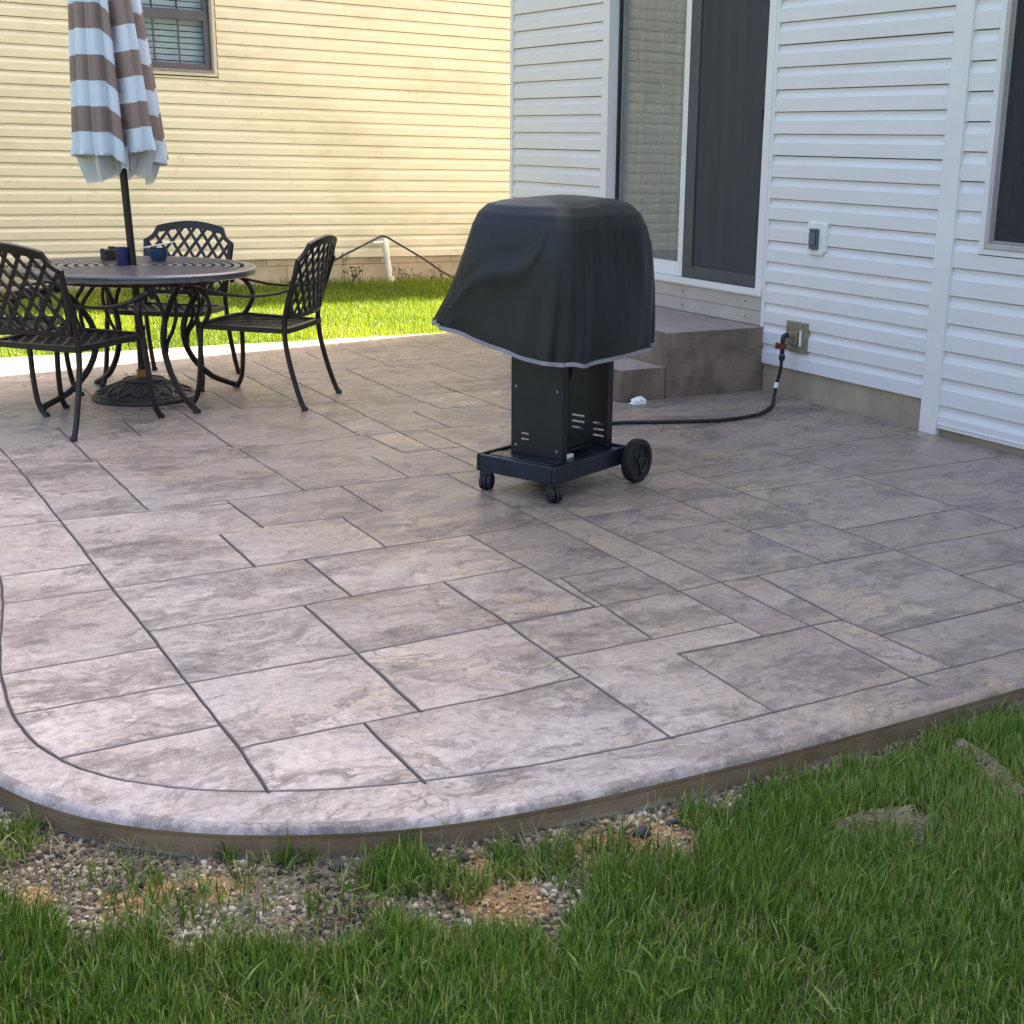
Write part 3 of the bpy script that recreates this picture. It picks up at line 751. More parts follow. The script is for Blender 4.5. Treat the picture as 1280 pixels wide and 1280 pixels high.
# gravel along the slab: one object of many small stones
def pebbles(name, n):
    Vs = []; Fs = []; sh = []; og = []
    base = [(1, 0, 0), (-1, 0, 0), (0, 1, 0), (0, -1, 0), (0, 0, 1), (0, 0, -1)]
    octa = [(0, 2, 4), (2, 1, 4), (1, 3, 4), (3, 0, 4), (2, 0, 5), (1, 2, 5), (3, 1, 5), (0, 3, 5)]
    bm = bmesh.new(); vv = [bm.verts.new(b) for b in base]
    for f in octa: bm.faces.new([vv[i] for i in f])
    bmesh.ops.subdivide_edges(bm, edges=list(bm.edges), cuts=1, use_grid_fill=True)
    for v in bm.verts: v.co = v.co.normalized()*random.uniform(.85, 1.1)
    bm.verts.index_update(); bv = [v.co.copy() for v in bm.verts]; bf = [[v.index for v in f.verts] for f in bm.faces]; bm.free()
    k = 0
    while k < n:
        x, y = random.uniform(-.1, 3.2), random.uniform(1.7, 3.0)
        if inside((x, y), outline): continue
        if inside((x+pn(x, y, 8, 3)*.05, y-.02), LAWN_B) and random.random() < .93: continue
        if x > 1.66 and y < 2.05: continue
        o_ = orange(x, y)
        dens = .62+.9*pn(x, y, 6, 30)
        if random.random() > dens: continue
        s_ = random.choice((.0012, .0014, .0016, .0018, .0022, .0026, .0034, .006))*random.uniform(.8, 1.3)*(1 if o_ < .4 else .75)
        Mx = Matrix.Translation((x, y, gz_near(x, y)+s_*.25)) @ Matrix.Rotation(random.uniform(0, 6.3), 4, Vector((random.random()-.5, random.random()-.5, random.random()+.01)).normalized()) @ Matrix.Diagonal((s_*random.uniform(.9, 1.7), s_, s_*random.uniform(.5, .9), 1))
        b0 = len(Vs); Vs += [(Mx @ v)[:] for v in bv]; Fs += [[i+b0 for i in f] for f in bf]
        c = random.random()**.8
        c = min(1, max(0, c*.8+.08+.35*pn(x, y, 7, 40)))
        sh += [c]*len(bv); og += [1.0 if random.random() < min(.75, o_*.9) else 0.0]*len(bv); k += 1
    me = bpy.data.meshes.new(name); me.from_pydata(Vs, [], Fs); me.update(); me.materials.append(M['pebble'])
    o = bpy.data.objects.new(name, me); COL.objects.link(o); fnum(o, 'shade', sh); fnum(o, 'orange', og); return o
pb = pebbles('gravel', 26000); pb['kind'] = 'stuff'; pb['label'] = 'loose gravel and orange chips along the front of the slab'; pb['category'] = 'gravel'
def rock(name, c, s, label, seed):
    bm = bmesh.new(); bmesh.ops.create_icosphere(bm, subdivisions=3, radius=1)
    for v in bm.verts:
        n_ = mnoise.noise(v.co*1.3+Vector((seed, 0, 0)))*.35+mnoise.noise(v.co*4+Vector((seed, 3, 0)))*.08
        v.co = v.co*(1+n_); v.co.x *= s[0]; v.co.y *= s[1]; v.co.z *= s[2]; v.co += Vector(c)
    bm.verts.index_update()
    mb = MB().add([v.co[:] for v in bm.verts], [[v.index for v in f.verts] for f in bm.faces]); bm.free()
    return tag(mb.build(name, M['rock'], smooth=40), label, 'rock')
rock('rock', (1.46, 2.068, gz_near(1.46, 2.07)+.008), (.022, .016, .014), 'largest dark grey rock lying on the orange chips by the slab', 3)
rock('rock', (1.545, 2.075, gz_near(1.545, 2.075)+.005), (.018, .008, .008), 'small flat black rock right of the largest dark rock', 9)
rock('rock', (.85, 2.262, gz_near(.85, 2.262)+.006), (.014, .012, .011), 'small black rock on grey gravel left of the grass tuft at the slab', 14)
rock('rock', (1.08, 2.157, gz_near(1.08, 2.157)+.005), (.013, .010, .010), 'small black rock on gravel right of the grass tuft at the slab', 21)

# two clumps of straw netting in the grass
def netting(a, b, c, r_, label, lift=.05):
    mb = MB(); P = curve([(*a, 0), (*b, 0), (*c, 0)], 8); n = len(P)
    for k in range(620):
        i = random.randrange(n-1); p = P[i]+(P[i+1]-P[i])*random.random(); u_ = i/(n-1)
        t = (P[i+1]-P[i]).normalized(); s_ = Vector((-t.y, t.x, 0)); off = random.gauss(0, .46)*r_*(.45+.75*math.sin(PI*(.06+.88*u_)))
        h = lift*math.exp(-(off/r_)**2*1.6)*(.55+.45*math.sin(PI*min(1, max(0, u_*.9+.1))))+random.uniform(-.006, .004)
        q = p+s_*off; z0 = gz_near(q.x, q.y)+max(.003, h)
        ang = random.gauss(0, .7); d = (t*math.cos(ang)+s_*math.sin(ang))*random.uniform(.008, .030)
        mid = Vector((q.x, q.y, z0+random.uniform(0, .006)))
        def zz_(v):
            o2 = (v-p).dot(s_); return gz_near(v.x, v.y)+max(.002, lift*math.exp(-(o2/r_)**2*1.6)*.8)+random.uniform(-.003, .004)
        e1 = mid-d; e2 = mid+d; e1.z = zz_(e1); e2.z = zz_(e2)
        mb.tube([e1, mid, e2], random.uniform(.0006, .0014), 4)
    rows = []
    for i in range(n):
        t = (P[min(i+1, n-1)]-P[max(i-1, 0)]).normalized(); s_ = Vector((-t.y, t.x, 0)); r_s = []
        for k in range(9):
            o2 = (k/4-1)*r_*.85; q = P[i]+s_*o2*(.55+.45*math.sin(PI*min(1, max(0, .06+.9*i/(n-1))))+.12*math.sin(i*1.7)); 
            r_s.append((q.x, q.y, gz_near(q.x, q.y)-.004+lift*.8*math.exp(-(o2/r_)**2*1.6)*(.5+.5*math.sin(PI*min(1, .1+.9*i/(n-1))))+mnoise.noise((q.x*60, q.y*60, 1))*.008))
        rows.append(r_s)
    mb.grid(rows)
    return tag(mb.build('straw_netting', M['straw'], smooth=50), label, 'netting')
netting(*MATS[0][:3], .05, 'short crumpled clump of dry straw netting poking out of the grass', .042)
netting(*MATS[1][:3], .05, 'longer pale roll of straw netting at the right edge of the lawn', .050)
# ------------------------------------------------------------------ siding
def siding(mb, P, a0, a1, z0, z1, E, first, openings=(), d=.018, seams=90):
    """courses of dutch-lap boards between a0 and a1; P(a, out, z) -> point; openings are (a0, a1, z0, z1)"""
    k = 0; zb = first
    while zb < z1:
        pr = [(-.006, .0), (d, .0), (d, .58*E), (d*.32, .80*E), (d*.20, E-.0042), (-.006, E-.0034)]
        cuts = sorted({a0, a1, *[min(max(q, a0), a1) for o_ in openings if o_[2] < zb+E and o_[3] > zb for q in o_[:2]]})
        full = []
        for a, b in zip(cuts, cuts[1:]):
            if b-a < 1e-4: continue
            m = (a+b)/2; zs = [(zb, min(zb+E, z1))]
            for o_ in openings:
                if o_[0] < m < o_[1]:
                    nz = []
                    for lo_, hi_ in zs:
                        if o_[3] <= lo_ or o_[2] >= hi_: nz.append((lo_, hi_)); continue
                        if o_[2] > lo_: nz.append((lo_, o_[2]))
                        if o_[3] < hi_: nz.append((o_[3], hi_))
                    zs = nz
            for lo_, hi_ in zs: full.append((a, b, lo_, hi_))
        for a, b, lo_, hi_ in full:
            if hi_-lo_ < .004: continue
            lo_ = max(lo_, z0)
            # clip profile
            q = []
            for (o1, h1), (o2, h2) in zip(pr, pr[1:]):
                A, B = (o1, zb+h1), (o2, zb+h2)
                if B[1] < lo_ or A[1] > hi_: continue
                def at(z): 
                    t_ = 0 if abs(B[1]-A[1]) < 1e-9 else (z-A[1])/(B[1]-A[1]); return (A[0]+(B[0]-A[0])*t_, z)
                s_, e_ = (at(lo_) if A[1] < lo_ else A), (at(hi_) if B[1] > hi_ else B)
                if not q: q.append(s_)
                q.append(e_)
            if len(q) < 2: continue
            brk = [a]; x = a+((k*1.37) % seams)+.3 if seams < 50 else b
            while x < b-.2: brk.append(x); x += seams
            brk.append(b)
            for j, (s1, s2) in enumerate(zip(brk, brk[1:])):
                lift = .0012*((j+k) % 2) if len(brk) > 2 else 0
                wob = random.uniform(-.0012, .0012); nseg = max(1, int((s2-s1)/.6)); rows = []
                for i in range(nseg+1):
                    aa = s1+(s2-s1)*i/nseg; wv = math.sin(aa*2.1+k*1.9)*.0011
                    rows.append([P(aa, o_+lift+(wv if o_ > .008 else 0), z+(wob if n_ in (0, 1) else 0)) for n_, (o_, z) in enumerate(q)])
                mb.grid(rows)
        zb += E; k += 1
    return mb

# ------------------------------------------------------------------ white house
XW = 4.950
house = thing('house', 'white house with horizontal vinyl siding and a sliding patio door, beside the stamped patio', 'house', (XW, 5.9, 0))
PX = lambda a, o_, z: (XW-o_, a, z)
DY0, DY1, DZ0, DZ1 = 5.955, 7.715, .375, 2.72      # door opening incl. boards below
siding(MB(), PX, 7.735, 8.955, .163, 5.5, .1175, .163).build('wall', M['white_siding'], house)
siding(MB(), PX, 4.638, 5.935, .163, 5.5, .1175, .163).build('wall', M['white_siding'], house)
siding(MB(), PX, 5.935, 7.735, 2.74, 5.5, .1175, .163+.1175*22, ).build('wall', M['white_siding'], house)
WY0, WY1, WZ0, WZ1 = 3.22, 4.356, .925, 2.35
siding(MB(), PX, -6.0, 4.53, .055, 5.5, .1365, .0145, [(WY0-.03, WY1+.012, WZ0-.02, WZ1+.03)]).build('wall', M['white_siding'], house)
mb = MB()
for y0, y1, z0, z1 in ((-6, WY0, .166, 5.5), (WY0, WY1, .166, WZ0), (WY0, WY1, WZ1, 5.5), (WY1, DY0, .166, 5.5), (DY1, 8.96, .166, 5.5), (DY0, DY1, DZ1, 5.5)):
    mb.box((XW+.016, y0, z0), (XW+.06, y1, z1))
mb.box((XW+.061, 8.90, .02), (XW+9, 8.96, 5.5)); mb.box((XW+.061, -6, .02), (XW+9, -5.94, 5.5)); mb.box((XW+8.94, -5.93, .02), (XW+9, 8.89, 5.5))
mb.box((XW+.062, -5.9, 2.75), (XW+8.9, 8.8, 2.85))
mb.build('sheathing', M['backing'], house)
GX = lambda a, o_, z: (a, 8.962+o_, z)
siding(MB(), GX, XW+.06, XW+9, .163, 5.5, .1175, .163).build('wall', M['white_siding'], house)
# foundation under the siding
mb = MB(); mb.box((XW+.004, -6, -.3), (XW+.25, 5.94, .165)); mb.box((XW+.251, 8.7, -.3), (XW+9, 8.957, .165)); mb.box((XW+.004, 5.941, -.3), (XW+.25, 8.957, .165))
mb.build('foundation', M['foundation'], house)
# corner posts and vertical trim
MB().box((XW-.026, 8.956, .14), (XW+.07, 8.998, 5.5), .004).build('corner_post', M['white_trim'], house)
mb = MB(); mb.box((XW-.030, 4.528, -.004), (XW+.003, 4.640, 5.5), .003)
mb.build('vertical_board', M['white_trim'], house)
mb = MB(); mb.box((XW-.020, -6, .034), (XW+.002, 4.526, .056), .002); mb.box((XW-.024, -6, .052), (XW-.012, 4.526, .060), .002)
mb.build('starter_trim', M['white_trim'], house)
MB().box((XW-.021, 5.934, .15), (XW+.003, 5.957, 2.74), .002).build('door_trim', M['white_trim'], house)
MB().box((XW-.021, 7.712, .15), (XW+.003, 7.736, 2.74), .002).build('door_trim', M['white_trim'], house)
# tan boards below the door sill
mb = MB(); mb.box((XW-.006, DY0+.003, .372), (XW+.02, DY1-.003, .455), .002); mb.box((XW-.010, DY0+.003, .457), (XW+.02, DY1-.003, .535), .002)
kb = mb.build('kick_board', M['kick'], house)
for y in (6.12, 6.75, 7.3):
    for z in (.41, .50): MB().lathe([(0, 0), (.006, 0), (.006, .004), (0, .005)], n=8, M=Matrix.Translation((XW-.0095, y, z)) @ Matrix.Rotation(-PI/2, 4, 'Y')).build('nail', M['bolt'], kb)
# sliding door
door = MB()
fx0, fx1 = XW-.024, XW+.10
door.box((fx0, DY0+.003, .537), (fx1, DY1-.003, .575), .003)                      # sill
door.box((fx0, DY0+.003, 2.66), (fx1, DY1-.003, 2.72), .003)                      # head
door.box((fx0, DY0+.003, .576), (fx1, DY0+.066, 2.659), .003)                     # right jamb
door.box((fx0, DY1-.060, .576), (fx1, DY1-.003, 2.659), .003)                     # left jamb
door.box((fx0-.012, DY0-.0, .545), (fx0-.001, DY1, .585), .003)                     # sill nose
dfr = door.build('sliding_door', M['white_trim'], house)
m_ = MB(); y0, y1 = 6.80, 7.652
m_.box((XW+.045, y0, .577), (XW+.075, y1, .665), .003); m_.box((XW+.045, y0, 2.59), (XW+.075, y1, 2.655), .003); m_.box((XW+.02, y0, .666), (XW+.075, y0+.062, 2.589), .003)
m_.build('fixed_sash', M['white_trim'], dfr)
MB().box((XW+.050, y1-.022, .666), (XW+.07, y1, 2.589), .002).build('gasket', M['black_plastic'], dfr)
MB().box((XW+.058, y0+.06, .66), (XW+.064, y1-.02, 2.592)).build('pane', M['glass'], dfr)
m_ = MB(); y0, y1 = 6.02, 6.80
m_.box((XW+.012, y0, .578), (XW+.036, y1, .655), .003); m_.box((XW+.012, y0, 2.60), (XW+.036, y1, 2.655), .003); m_.box((XW+.012, y1-.10, .656), (XW+.036, y1, 2.599), .003); m_.box((XW+.012, y0, .656), (XW+.036, y0+.045, 2.599), .003)
m_.build('screen_frame', plain('dark_screen_frame', (.060, .063, .070), .5, var=.08), dfr)
MB().box((XW+.022, y0+.044, .655), (XW+.024, y1-.099, 2.601)).build('screen', M['screen'], dfr)
m_ = MB(); m_.box((XW+.048, y0, .577), (XW+.062, y1+.05, 2.655)); m_.build('pane', M['glass'], dfr)
m_ = MB(); m_.box((XW-.012, 6.030, 1.50), (XW+.012, 6.062, 1.615), .005); m_.box((XW-.024, 6.036, 1.53), (XW-.011, 6.05, 1.59), .004); m_.build('handle', M['black_plastic'], dfr)
rows = []
for i in range(141):
    y = 6.72+i*1.0/140; off = .020*math.sin(i*.62+.7*math.sin(i*.13))+.008*math.sin(i*1.9)
    rows.append([(XW+.125+off*(1+.12*math.sin(k*.5)), y, .62+k*2.02/24) for k in range(25)])
MB().grid(rows).build('curtain', M['curtain'], dfr, smooth=60)
MB().box((XW+.45, 5.9, .58), (XW+.47, 7.76, 2.74)).build('interior', M['backing'], dfr)
# window on the right
wf = MB()
wf.box((XW-.024, WY1-.022, WZ0-.016), (XW+.01, WY1+.012, WZ1+.028), .003); wf.box((XW-.024, WY0-.028, WZ0-.016), (XW+.01, WY0+.006, WZ1+.028), .003)
wf.box((XW-.0235, WY0+.007, WZ0-.016), (XW+.01, WY1-.023, WZ0+.012), .003); wf.box((XW-.0235, WY0+.007, WZ1), (XW+.01, WY1-.023, WZ1+.028), .003)
win = wf.build('window', M['white_trim'], house)
def frame_rect(mb, x0, x1, ya, yb, za, zb, w):
    mb.box((x0, ya, za), (x1, yb, za+w), .002); mb.box((x0, ya, zb-w), (x1, yb, zb), .002)
    mb.box((x0, ya, za+w+.0005), (x1, ya+w, zb-w-.0005), .002); mb.box((x0, yb-w, za+w+.0005), (x1, yb, zb-w-.0005), .002); return mb
frame_rect(MB(), XW-.030, XW+.035, WY0+.008, WY1-.024, WZ0+.013, WZ1-.001, .026).build('frame', M['taupe_frame'], win)
frame_rect(MB(), XW-.012, XW+.04, WY0+.035, WY1-.051, WZ0+.040, WZ1-.028, .012).build('screen_frame', plain('grey_screen_frame', (.30, .28, .27), .4), win)
MB().box((XW-.006, WY0+.047, WZ0+.052), (XW-.004, WY1-.063, WZ1-.04)).build('screen', M['win_screen'], win)
m_ = frame_rect(MB(), XW+.012, XW+.05, WY0+.048, WY1-.064, WZ0+.053, 1.66, .05); frame_rect(m_, XW+.012, XW+.05, WY0+.048, WY1-.064, 1.661, WZ1-.042, .05); m_.build('sash', M['dark_frame'], win)
MB().box((XW+.028, WY0+.09, WZ0+.09), (XW+.034, WY1-.105, WZ1-.08)).build('pane', M['glass'], win)
MB().box((XW+.3, WY0-.1, WZ0-.1), (XW+.32, WY1+.1, WZ1+.1)).build('interior', M['backing'], win)
# outlet with its block and half open cover
ob = MB(); P8 = []
ya, yb, za, zb, c = 5.440, 5.580, .818, .985, .026
pl = [(ya+c, za), (yb-c, za), (yb, za+c), (yb, zb-c*.3), (yb-c*.3, zb), (ya+c*.3, zb), (ya, zb-c*.3), (ya, za+c)]
vs = [(XW-.034, y, z) for y, z in pl]+[(XW-.026, y+(.006 if y > 5.51 else -.006), z+(.006 if z > .9 else -.006)) for y, z in pl]+[(XW+.0, y+(.006 if y > 5.51 else -.006), z+(.006 if z > .9 else -.006)) for y, z in pl]
ob.add(vs, [tuple(range(8))]+[(i, (i+1) % 8, 8+(i+1) % 8, 8+i) for i in range(8)]+[(8+i, 8+(i+1) % 8, 16+(i+1) % 8, 16+i) for i in range(8)])
blk = ob.build('outlet', M['white_plastic'], house)
m_ = MB(); m_.box((XW-.050, 5.482, .846), (XW-.0345, 5.546, .958), .004); m_.box((XW-.060, 5.490, .866), (XW-.0505, 5.540, .938), .004); m_.box((XW-.055, 5.485, .944), (XW-.0505, 5.543, .957), .002)
m_.build('cover', M['slate_blue'], blk)
# gas outlet plate
m_ = MB(); m_.box((XW-.034, 5.535, .268), (XW+.002, 5.712, .437), .008)
gp = m_.build('gas_plate', M['gas_plate'], house)
m_ = MB(); m_.box((XW-.052, 5.60, .305), (XW-.0345, 5.665, .385), .006); m_.lathe([(0, 0), (.018, 0), (.018, .03), (.012, .034), (0, .034)], n=12, M=Matrix.Translation((XW-.05, 5.63, .365)) @ Matrix.Rotation(-PI/2, 4, 'Y')); m_.build('fitting', M['gas_plate'], gp)
MB().box((XW-.040, 5.572, .305), (XW-.0345, 5.588, .392), .002).build('sticker', M['paper'], gp)
# roof
m_ = MB(); m_.add([(XW-.35, -6.3, 5.45), (XW-.35, 9.25, 5.45), (XW+4.5, 9.25, 8.2), (XW+4.5, -6.3, 8.2), (XW+9.35, -6.3, 5.45), (XW+9.35, 9.25, 5.45),
                   (XW-.35, -6.3, 5.30), (XW-.35, 9.25, 5.30), (XW+9.35, -6.3, 5.30), (XW+9.35, 9.25, 5.30)],
                  [(0, 1, 2, 3), (3, 2, 5, 4), (0, 1, 7, 6), (4, 5, 9, 8), (6, 7, 9, 8), (1, 2, 5, 9, 7), (0, 3, 4, 8, 6)])
m_.build('roof', M['roof'], house)

# ------------------------------------------------------------------ concrete steps at the door
st = thing('concrete_steps', 'brown grey concrete landing with one lower step in front of the sliding door', 'steps', (4.5, 6.8, 0))
def slab_box(a, b, bev): return MB().box(a, b, bev)
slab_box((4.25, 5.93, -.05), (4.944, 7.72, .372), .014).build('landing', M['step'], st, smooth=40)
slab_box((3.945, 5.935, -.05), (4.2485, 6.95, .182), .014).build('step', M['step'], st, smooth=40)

# crumpled white scrap at the foot of the steps
bm = bmesh.new(); bmesh.ops.create_icosphere(bm, subdivisions=3, radius=1)
for v in bm.verts:
    v.co *= 1+mnoise.noise(v.co*2.2)*.5+mnoise.noise(v.co*6)*.2
    v.co = Vector((v.co.x*.045, v.co.y*.03, max(0, v.co.z*.028+.012)))+Vector((4.02, 5.862, .001))
bm.verts.index_update()
scrap = MB().add([v.co[:] for v in bm.verts], [[v.index for v in f.verts] for f in bm.faces]); bm.free()
tag(scrap.build('paper_scrap', M['paper'], smooth=30), 'crumpled white scrap lying on the patio by the lower step', 'scrap')

# ------------------------------------------------------------------ gas hose from the wall to the grill
hs = thing('gas_hose', 'black gas hose with red shutoff valve running from the wall to the grill', 'hose', (4.86, 5.64, 0))
hp = curve([(4.838, 5.640, .235), (4.838, 5.648, .16), (4.828, 5.66, .085), (4.79, 5.63, .03), (4.70, 5.53, .012), (4.56, 5.40, .011), (4.373, 5.29, .011), (4.121, 5.265, .011), (3.833, 5.355, .011), (3.6, 5.44, .011), (3.4, 5.42, .011), (3.2, 5.25, .02), (3.02, 5.0, .10), (2.9, 4.75, .25), (2.85, 4.68, .45)], 8)
MB().tube(hp, .0095, 10).build('tube', M['rubber'], hs, smooth=60)
m_ = MB(); m_.tube(curve([(XW-.085, 5.63, .365), (XW-.105, 5.635, .362), (4.836, 5.638, .345), (4.837, 5.639, .32)], 4), .014, 10); m_.lathe([(0, .0), (.016, 0), (.018, .012), (.018, .03), (.012, .034), (0, .034)], (4.838, 5.640, .222), 12); m_.lathe([(0, .0), (.013, 0), (.013, .035), (0, .035)], (4.838, 5.640, .258), 12)
m_.build('elbow', M['black_plastic'], hs, smooth=40)
m_ = MB(); m_.box((4.818, 5.626, .287), (4.855, 5.658, .318), .005); m_.box((4.806, 5.648, .286), (4.819, 5.668, .322), .004); m_.build('valve', M['red_plastic'], hs)
MB().lathe([(0, .0), (.0165, 0), (.0165, .012), (0, .012)], (4.838, 5.640, .244), 12).build('collar', M['grey_steel'], hs)
i_ = min(range(len(hp)), key=lambda k: abs(hp[k].z-.075)+(0 if k < 40 else 9)); q = hp[i_]; t_ = (hp[i_+1]-hp[i_-1]).normalized()
MB().tube([q-t_*.016, q+t_*.016], .0118, 10).build('tag', M['paper'], hs)

# ------------------------------------------------------------------ neighbour's house
YN = 12.8
nb = thing('neighbour_house', 'cream yellow house with stained vinyl siding beyond the sunlit strip of lawn', 'house', (3, YN, 0))
PY = lambda a, o_, z: (a, YN-o_, z)
NW = (3.02, 3.905, 1.905, 3.02)
siding(MB(), PY, -9, 17, .225, 5.5, .110, .225, [(NW[0]-.01, NW[1]+.01, NW[2]-.01, NW[3]+.01)], d=.015, seams=3.66).build('wall', M['cream_siding'], nb)
m_ = MB()
for x0, x1, z0, z1 in ((-9, NW[0], .2, 5.5), (NW[0], NW[1], .2, NW[2]), (NW[0], NW[1], NW[3], 5.5), (NW[1], 17, .2, 5.5)): m_.box((x0, YN+.018, z0), (x1, YN+.06, z1))
m_.box((-9, YN+.061, .2), (-8.94, YN+8, 5.5)); m_.box((16.94, YN+.061, .2), (17, YN+8, 5.5)); m_.box((-8.93, YN+7.94, .2), (16.93, YN+8, 5.5))
m_.build('sheathing', M['backing'], nb)
MB().box((-9, YN+.006, -.3), (17, YN+.2, .228)).build('foundation', M['block'], nb)
m_ = MB(); m_.add([(-9.3, YN-.35, 5.42), (17.3, YN-.35, 5.42), (17.3, YN+4, 7.6), (-9.3, YN+4, 7.6), (17.3, YN+8.35, 5.42), (-9.3, YN+8.35, 5.42), (-9.3, YN-.35, 5.28), (17.3, YN-.35, 5.28), (17.3, YN+8.35, 5.28), (-9.3, YN+8.35, 5.28)],
                  [(0, 1, 2, 3), (3, 2, 4, 5), (0, 1, 7, 6), (4, 5, 9, 8), (6, 7, 8, 9), (1, 2, 4, 8, 7), (0, 3, 5, 9, 6)])
m_.build('roof', M['roof'], nb)
def frame_xz(mb, y0, y1, xa, xb, za, zb, w):
    mb.box((xa, y0, za), (xb, y1, za+w), .002); mb.box((xa, y0, zb-w), (xb, y1, zb), .002)
    mb.box((xa, y0, za+w+.0005), (xa+w, y1, zb-w-.0005), .002); mb.box((xb-w, y0, za+w+.0005), (xb, y1, zb-w-.0005), .002); return mb
nw = frame_xz(MB(), YN-.028, YN+.01, NW[0], NW[1], NW[2], NW[3], .03).build('window', M['cream_trim'], nb)
m_ = frame_xz(MB(), YN-.036, YN+.03, NW[0]+.031, NW[1]-.031, NW[2]+.031, NW[3]-.031, .022); m_.build('frame', plain('mauve_frame', (.24, .19, .185), .5, var=.06), nw)
xa, xb = NW[0]+.054, NW[1]-.054
m_ = frame_xz(MB(), YN-.010, YN+.03, xa, xb, NW[2]+.054, 2.44, .052); frame_xz(m_, YN+.0, YN+.045, xa+.001, xb-.001, 2.43, NW[3]-.054, .045); m_.build('sash', M['dark_frame'], nw)
m_ = MB()
for x in (xa+.052+(xb-xa-.104)/3, xa+.052+(xb-xa-.104)*2/3):
    m_.box((x-.009, YN+.014, NW[2]+.107), (x+.009, YN+.020, 2.389)); m_.box((x-.009, YN+.026, 2.476), (x+.009, YN+.032, NW[3]-.10))
m_.build('muntin', M['dark_frame'], nw)
MB().box((xa+.05, YN+.022, NW[2]+.10), (xb-.05, YN+.0255, NW[3]-.1)).build('pane', glass_mat('neighbour_glass', (.8, .84, .86), 1.3), nw)
m_ = MB(); z = NW[2]+.08
while z < NW[3]-.08:
    m_.box((xa+.02, YN+.075, z), (xb-.02, YN+.080, z+.043)); z += .052
m_.build('blind', M['blind'], nw)
MB().box((xa-.1, YN+.16, NW[2]-.1), (xb+.1, YN+.17, NW[3]+.1)).build('interior', M['backing'], nw)

# white drain pipe against the cream house, cable over it, weeds beside it
dp = thing('drain_pipe', 'white plastic drain pipe standing against the cream house foundation', 'pipe', (5.5, 12.66, -.05))
MB().tube([(5.535, 12.65, .0), (5.492, 12.655, .36)], .030, 14).build('pipe', M['pvc'], dp, smooth=50)
m_ = MB(); m_.tube(curve([(5.494, 12.655, .30), (5.490, 12.656, .365), (5.487, 12.68, .395), (5.485, 12.79, .40)], 5), .037, 14); m_.tube([(5.36, 12.66, .375), (5.50, 12.658, .38)], .020, 10); m_.build('elbow', M['pvc'], dp, smooth=50)
MB().tube([(5.54, 12.64, -.08), (5.535, 12.648, .04)], .044, 14).build('coupling', M['pvc_old'], dp, smooth=50)
cb = MB().tube(curve([(3.4, 12.52, -.04), (4.2, 12.54, -.03), (4.55, 12.55, .06), (4.791, 12.55, .166), (5.0, 12.57, .262), (5.174, 12.59, .335), (5.35, 12.63, .405), (5.48, 12.655, .44), (5.61, 12.62, .37), (5.87, 12.56, .215), (6.143, 12.55, .045), (6.4, 12.5, -.03), (7.2, 12.5, -.05)], 8), .010, 8)
tag(cb.build('cable', M['cable'], smooth=60), 'thin dark cable looping over the white drain pipe', 'cable')
def weed(x, y, h, n, label, spread=.09):
    w = thing('weed', label, 'plant', (x, y, -.06), 'weeds along the cream house foundation'); s_ = MB(); l_ = MB()
    for k in range(n):
        bx, by = x+random.gauss(0, spread*.5), y+random.uniform(-.04, .03); tx, ty = random.gauss(0, spread), random.gauss(0, .03); hh = h*random.uniform(.6, 1.0)
        P = curve([(bx, by, -.07), (bx+tx*.4, by+ty*.4, -.06+hh*.5), (bx+tx, by+ty, -.06+hh)], 5); s_.tube(P, [.0035*(1-.6*i/len(P)) for i in range(len(P))], 5)
        for i in range(int(9*hh/.25)+5):
            p = P[random.randrange(2, len(P))]; a = random.uniform(0, 6.28); L = random.uniform(.02, .055); d = Vector((math.cos(a), math.sin(a)*.6, random.uniform(-.2, .7))).normalized(); s2 = d.cross(Vector((0, 0, 1))).normalized()*L*.28
            l_.add([p, p+d*L*.5+s2, p+d*L, p+d*L*.5-s2], [(0, 1, 2, 3)])
    s_.build('stem', M['leaf'], w); l_.build('foliage', M['leaf'], w)
weed(5.02, 12.66, .46, 2, 'tallest thin weed with a long bare stem left of the drain pipe', .03)
weed(5.16, 12.66, .24, 9, 'bushy low weeds between the tall weed and the drain pipe', .10)
weed(5.80, 12.66, .20, 9, 'bushy low weeds just right of the drain pipe', .14)
weed(6.12, 12.66, .18, 4, 'sparse weeds farthest right of the drain pipe', .07)
weed(4.62, 12.66, .20, 4, 'short weeds at the foundation behind the right chair', .06)
# ------------------------------------------------------------------ patio table
TC = Vector((1.71, 7.17, 0)); TZ = .70
tb = thing('patio_table', 'round bronze cast aluminium patio table with slatted rings and curved legs', 'table', TC)
def ringpts(r, z, n=96, c=TC): return [Vector((c.x+r*math.cos(2*PI*i/n), c.y+r*math.sin(2*PI*i/n), z)) for i in range(n)]
m_ = MB(); r_ = .075
while r_ < .565:
    m_.bar(ringpts(r_, TZ-.005), .027, .010, (0, 0, 1), closed=True); r_ += .0485
for k in range(24):
    a = 2*PI*k/24; P = []
    for i in range(13):
        q = .06+(.565-.06)*i/12; P.append((TC.x+q*math.cos(a+.10*math.sin(q*9)), TC.y+q*math.sin(a+.10*math.sin(q*9)), TZ-.014))
    m_.bar(P, .016, .010, (0, 0, 1))
m_.bar(ringpts(.042, TZ-.006, 40), .024, .014, (0, 0, 1), closed=True)
m_.build('top', M['cast_sky_sheen'], tb, smooth=35)
pr = [(0.561, -.022), (0.565, -.004), (0.583, .0), (0.599, -.001), (0.609, -.008), (0.610, -.016), (0.604, -.021), (0.604, -.036), (0.589, -.042), (0.565, -.040), (0.561, -.022)]
MB().lathe([(r, TZ+z) for r, z in pr], (TC.x, TC.y, 0), 128).build('rim', M['cast_sky_sheen'], tb, smooth=40)
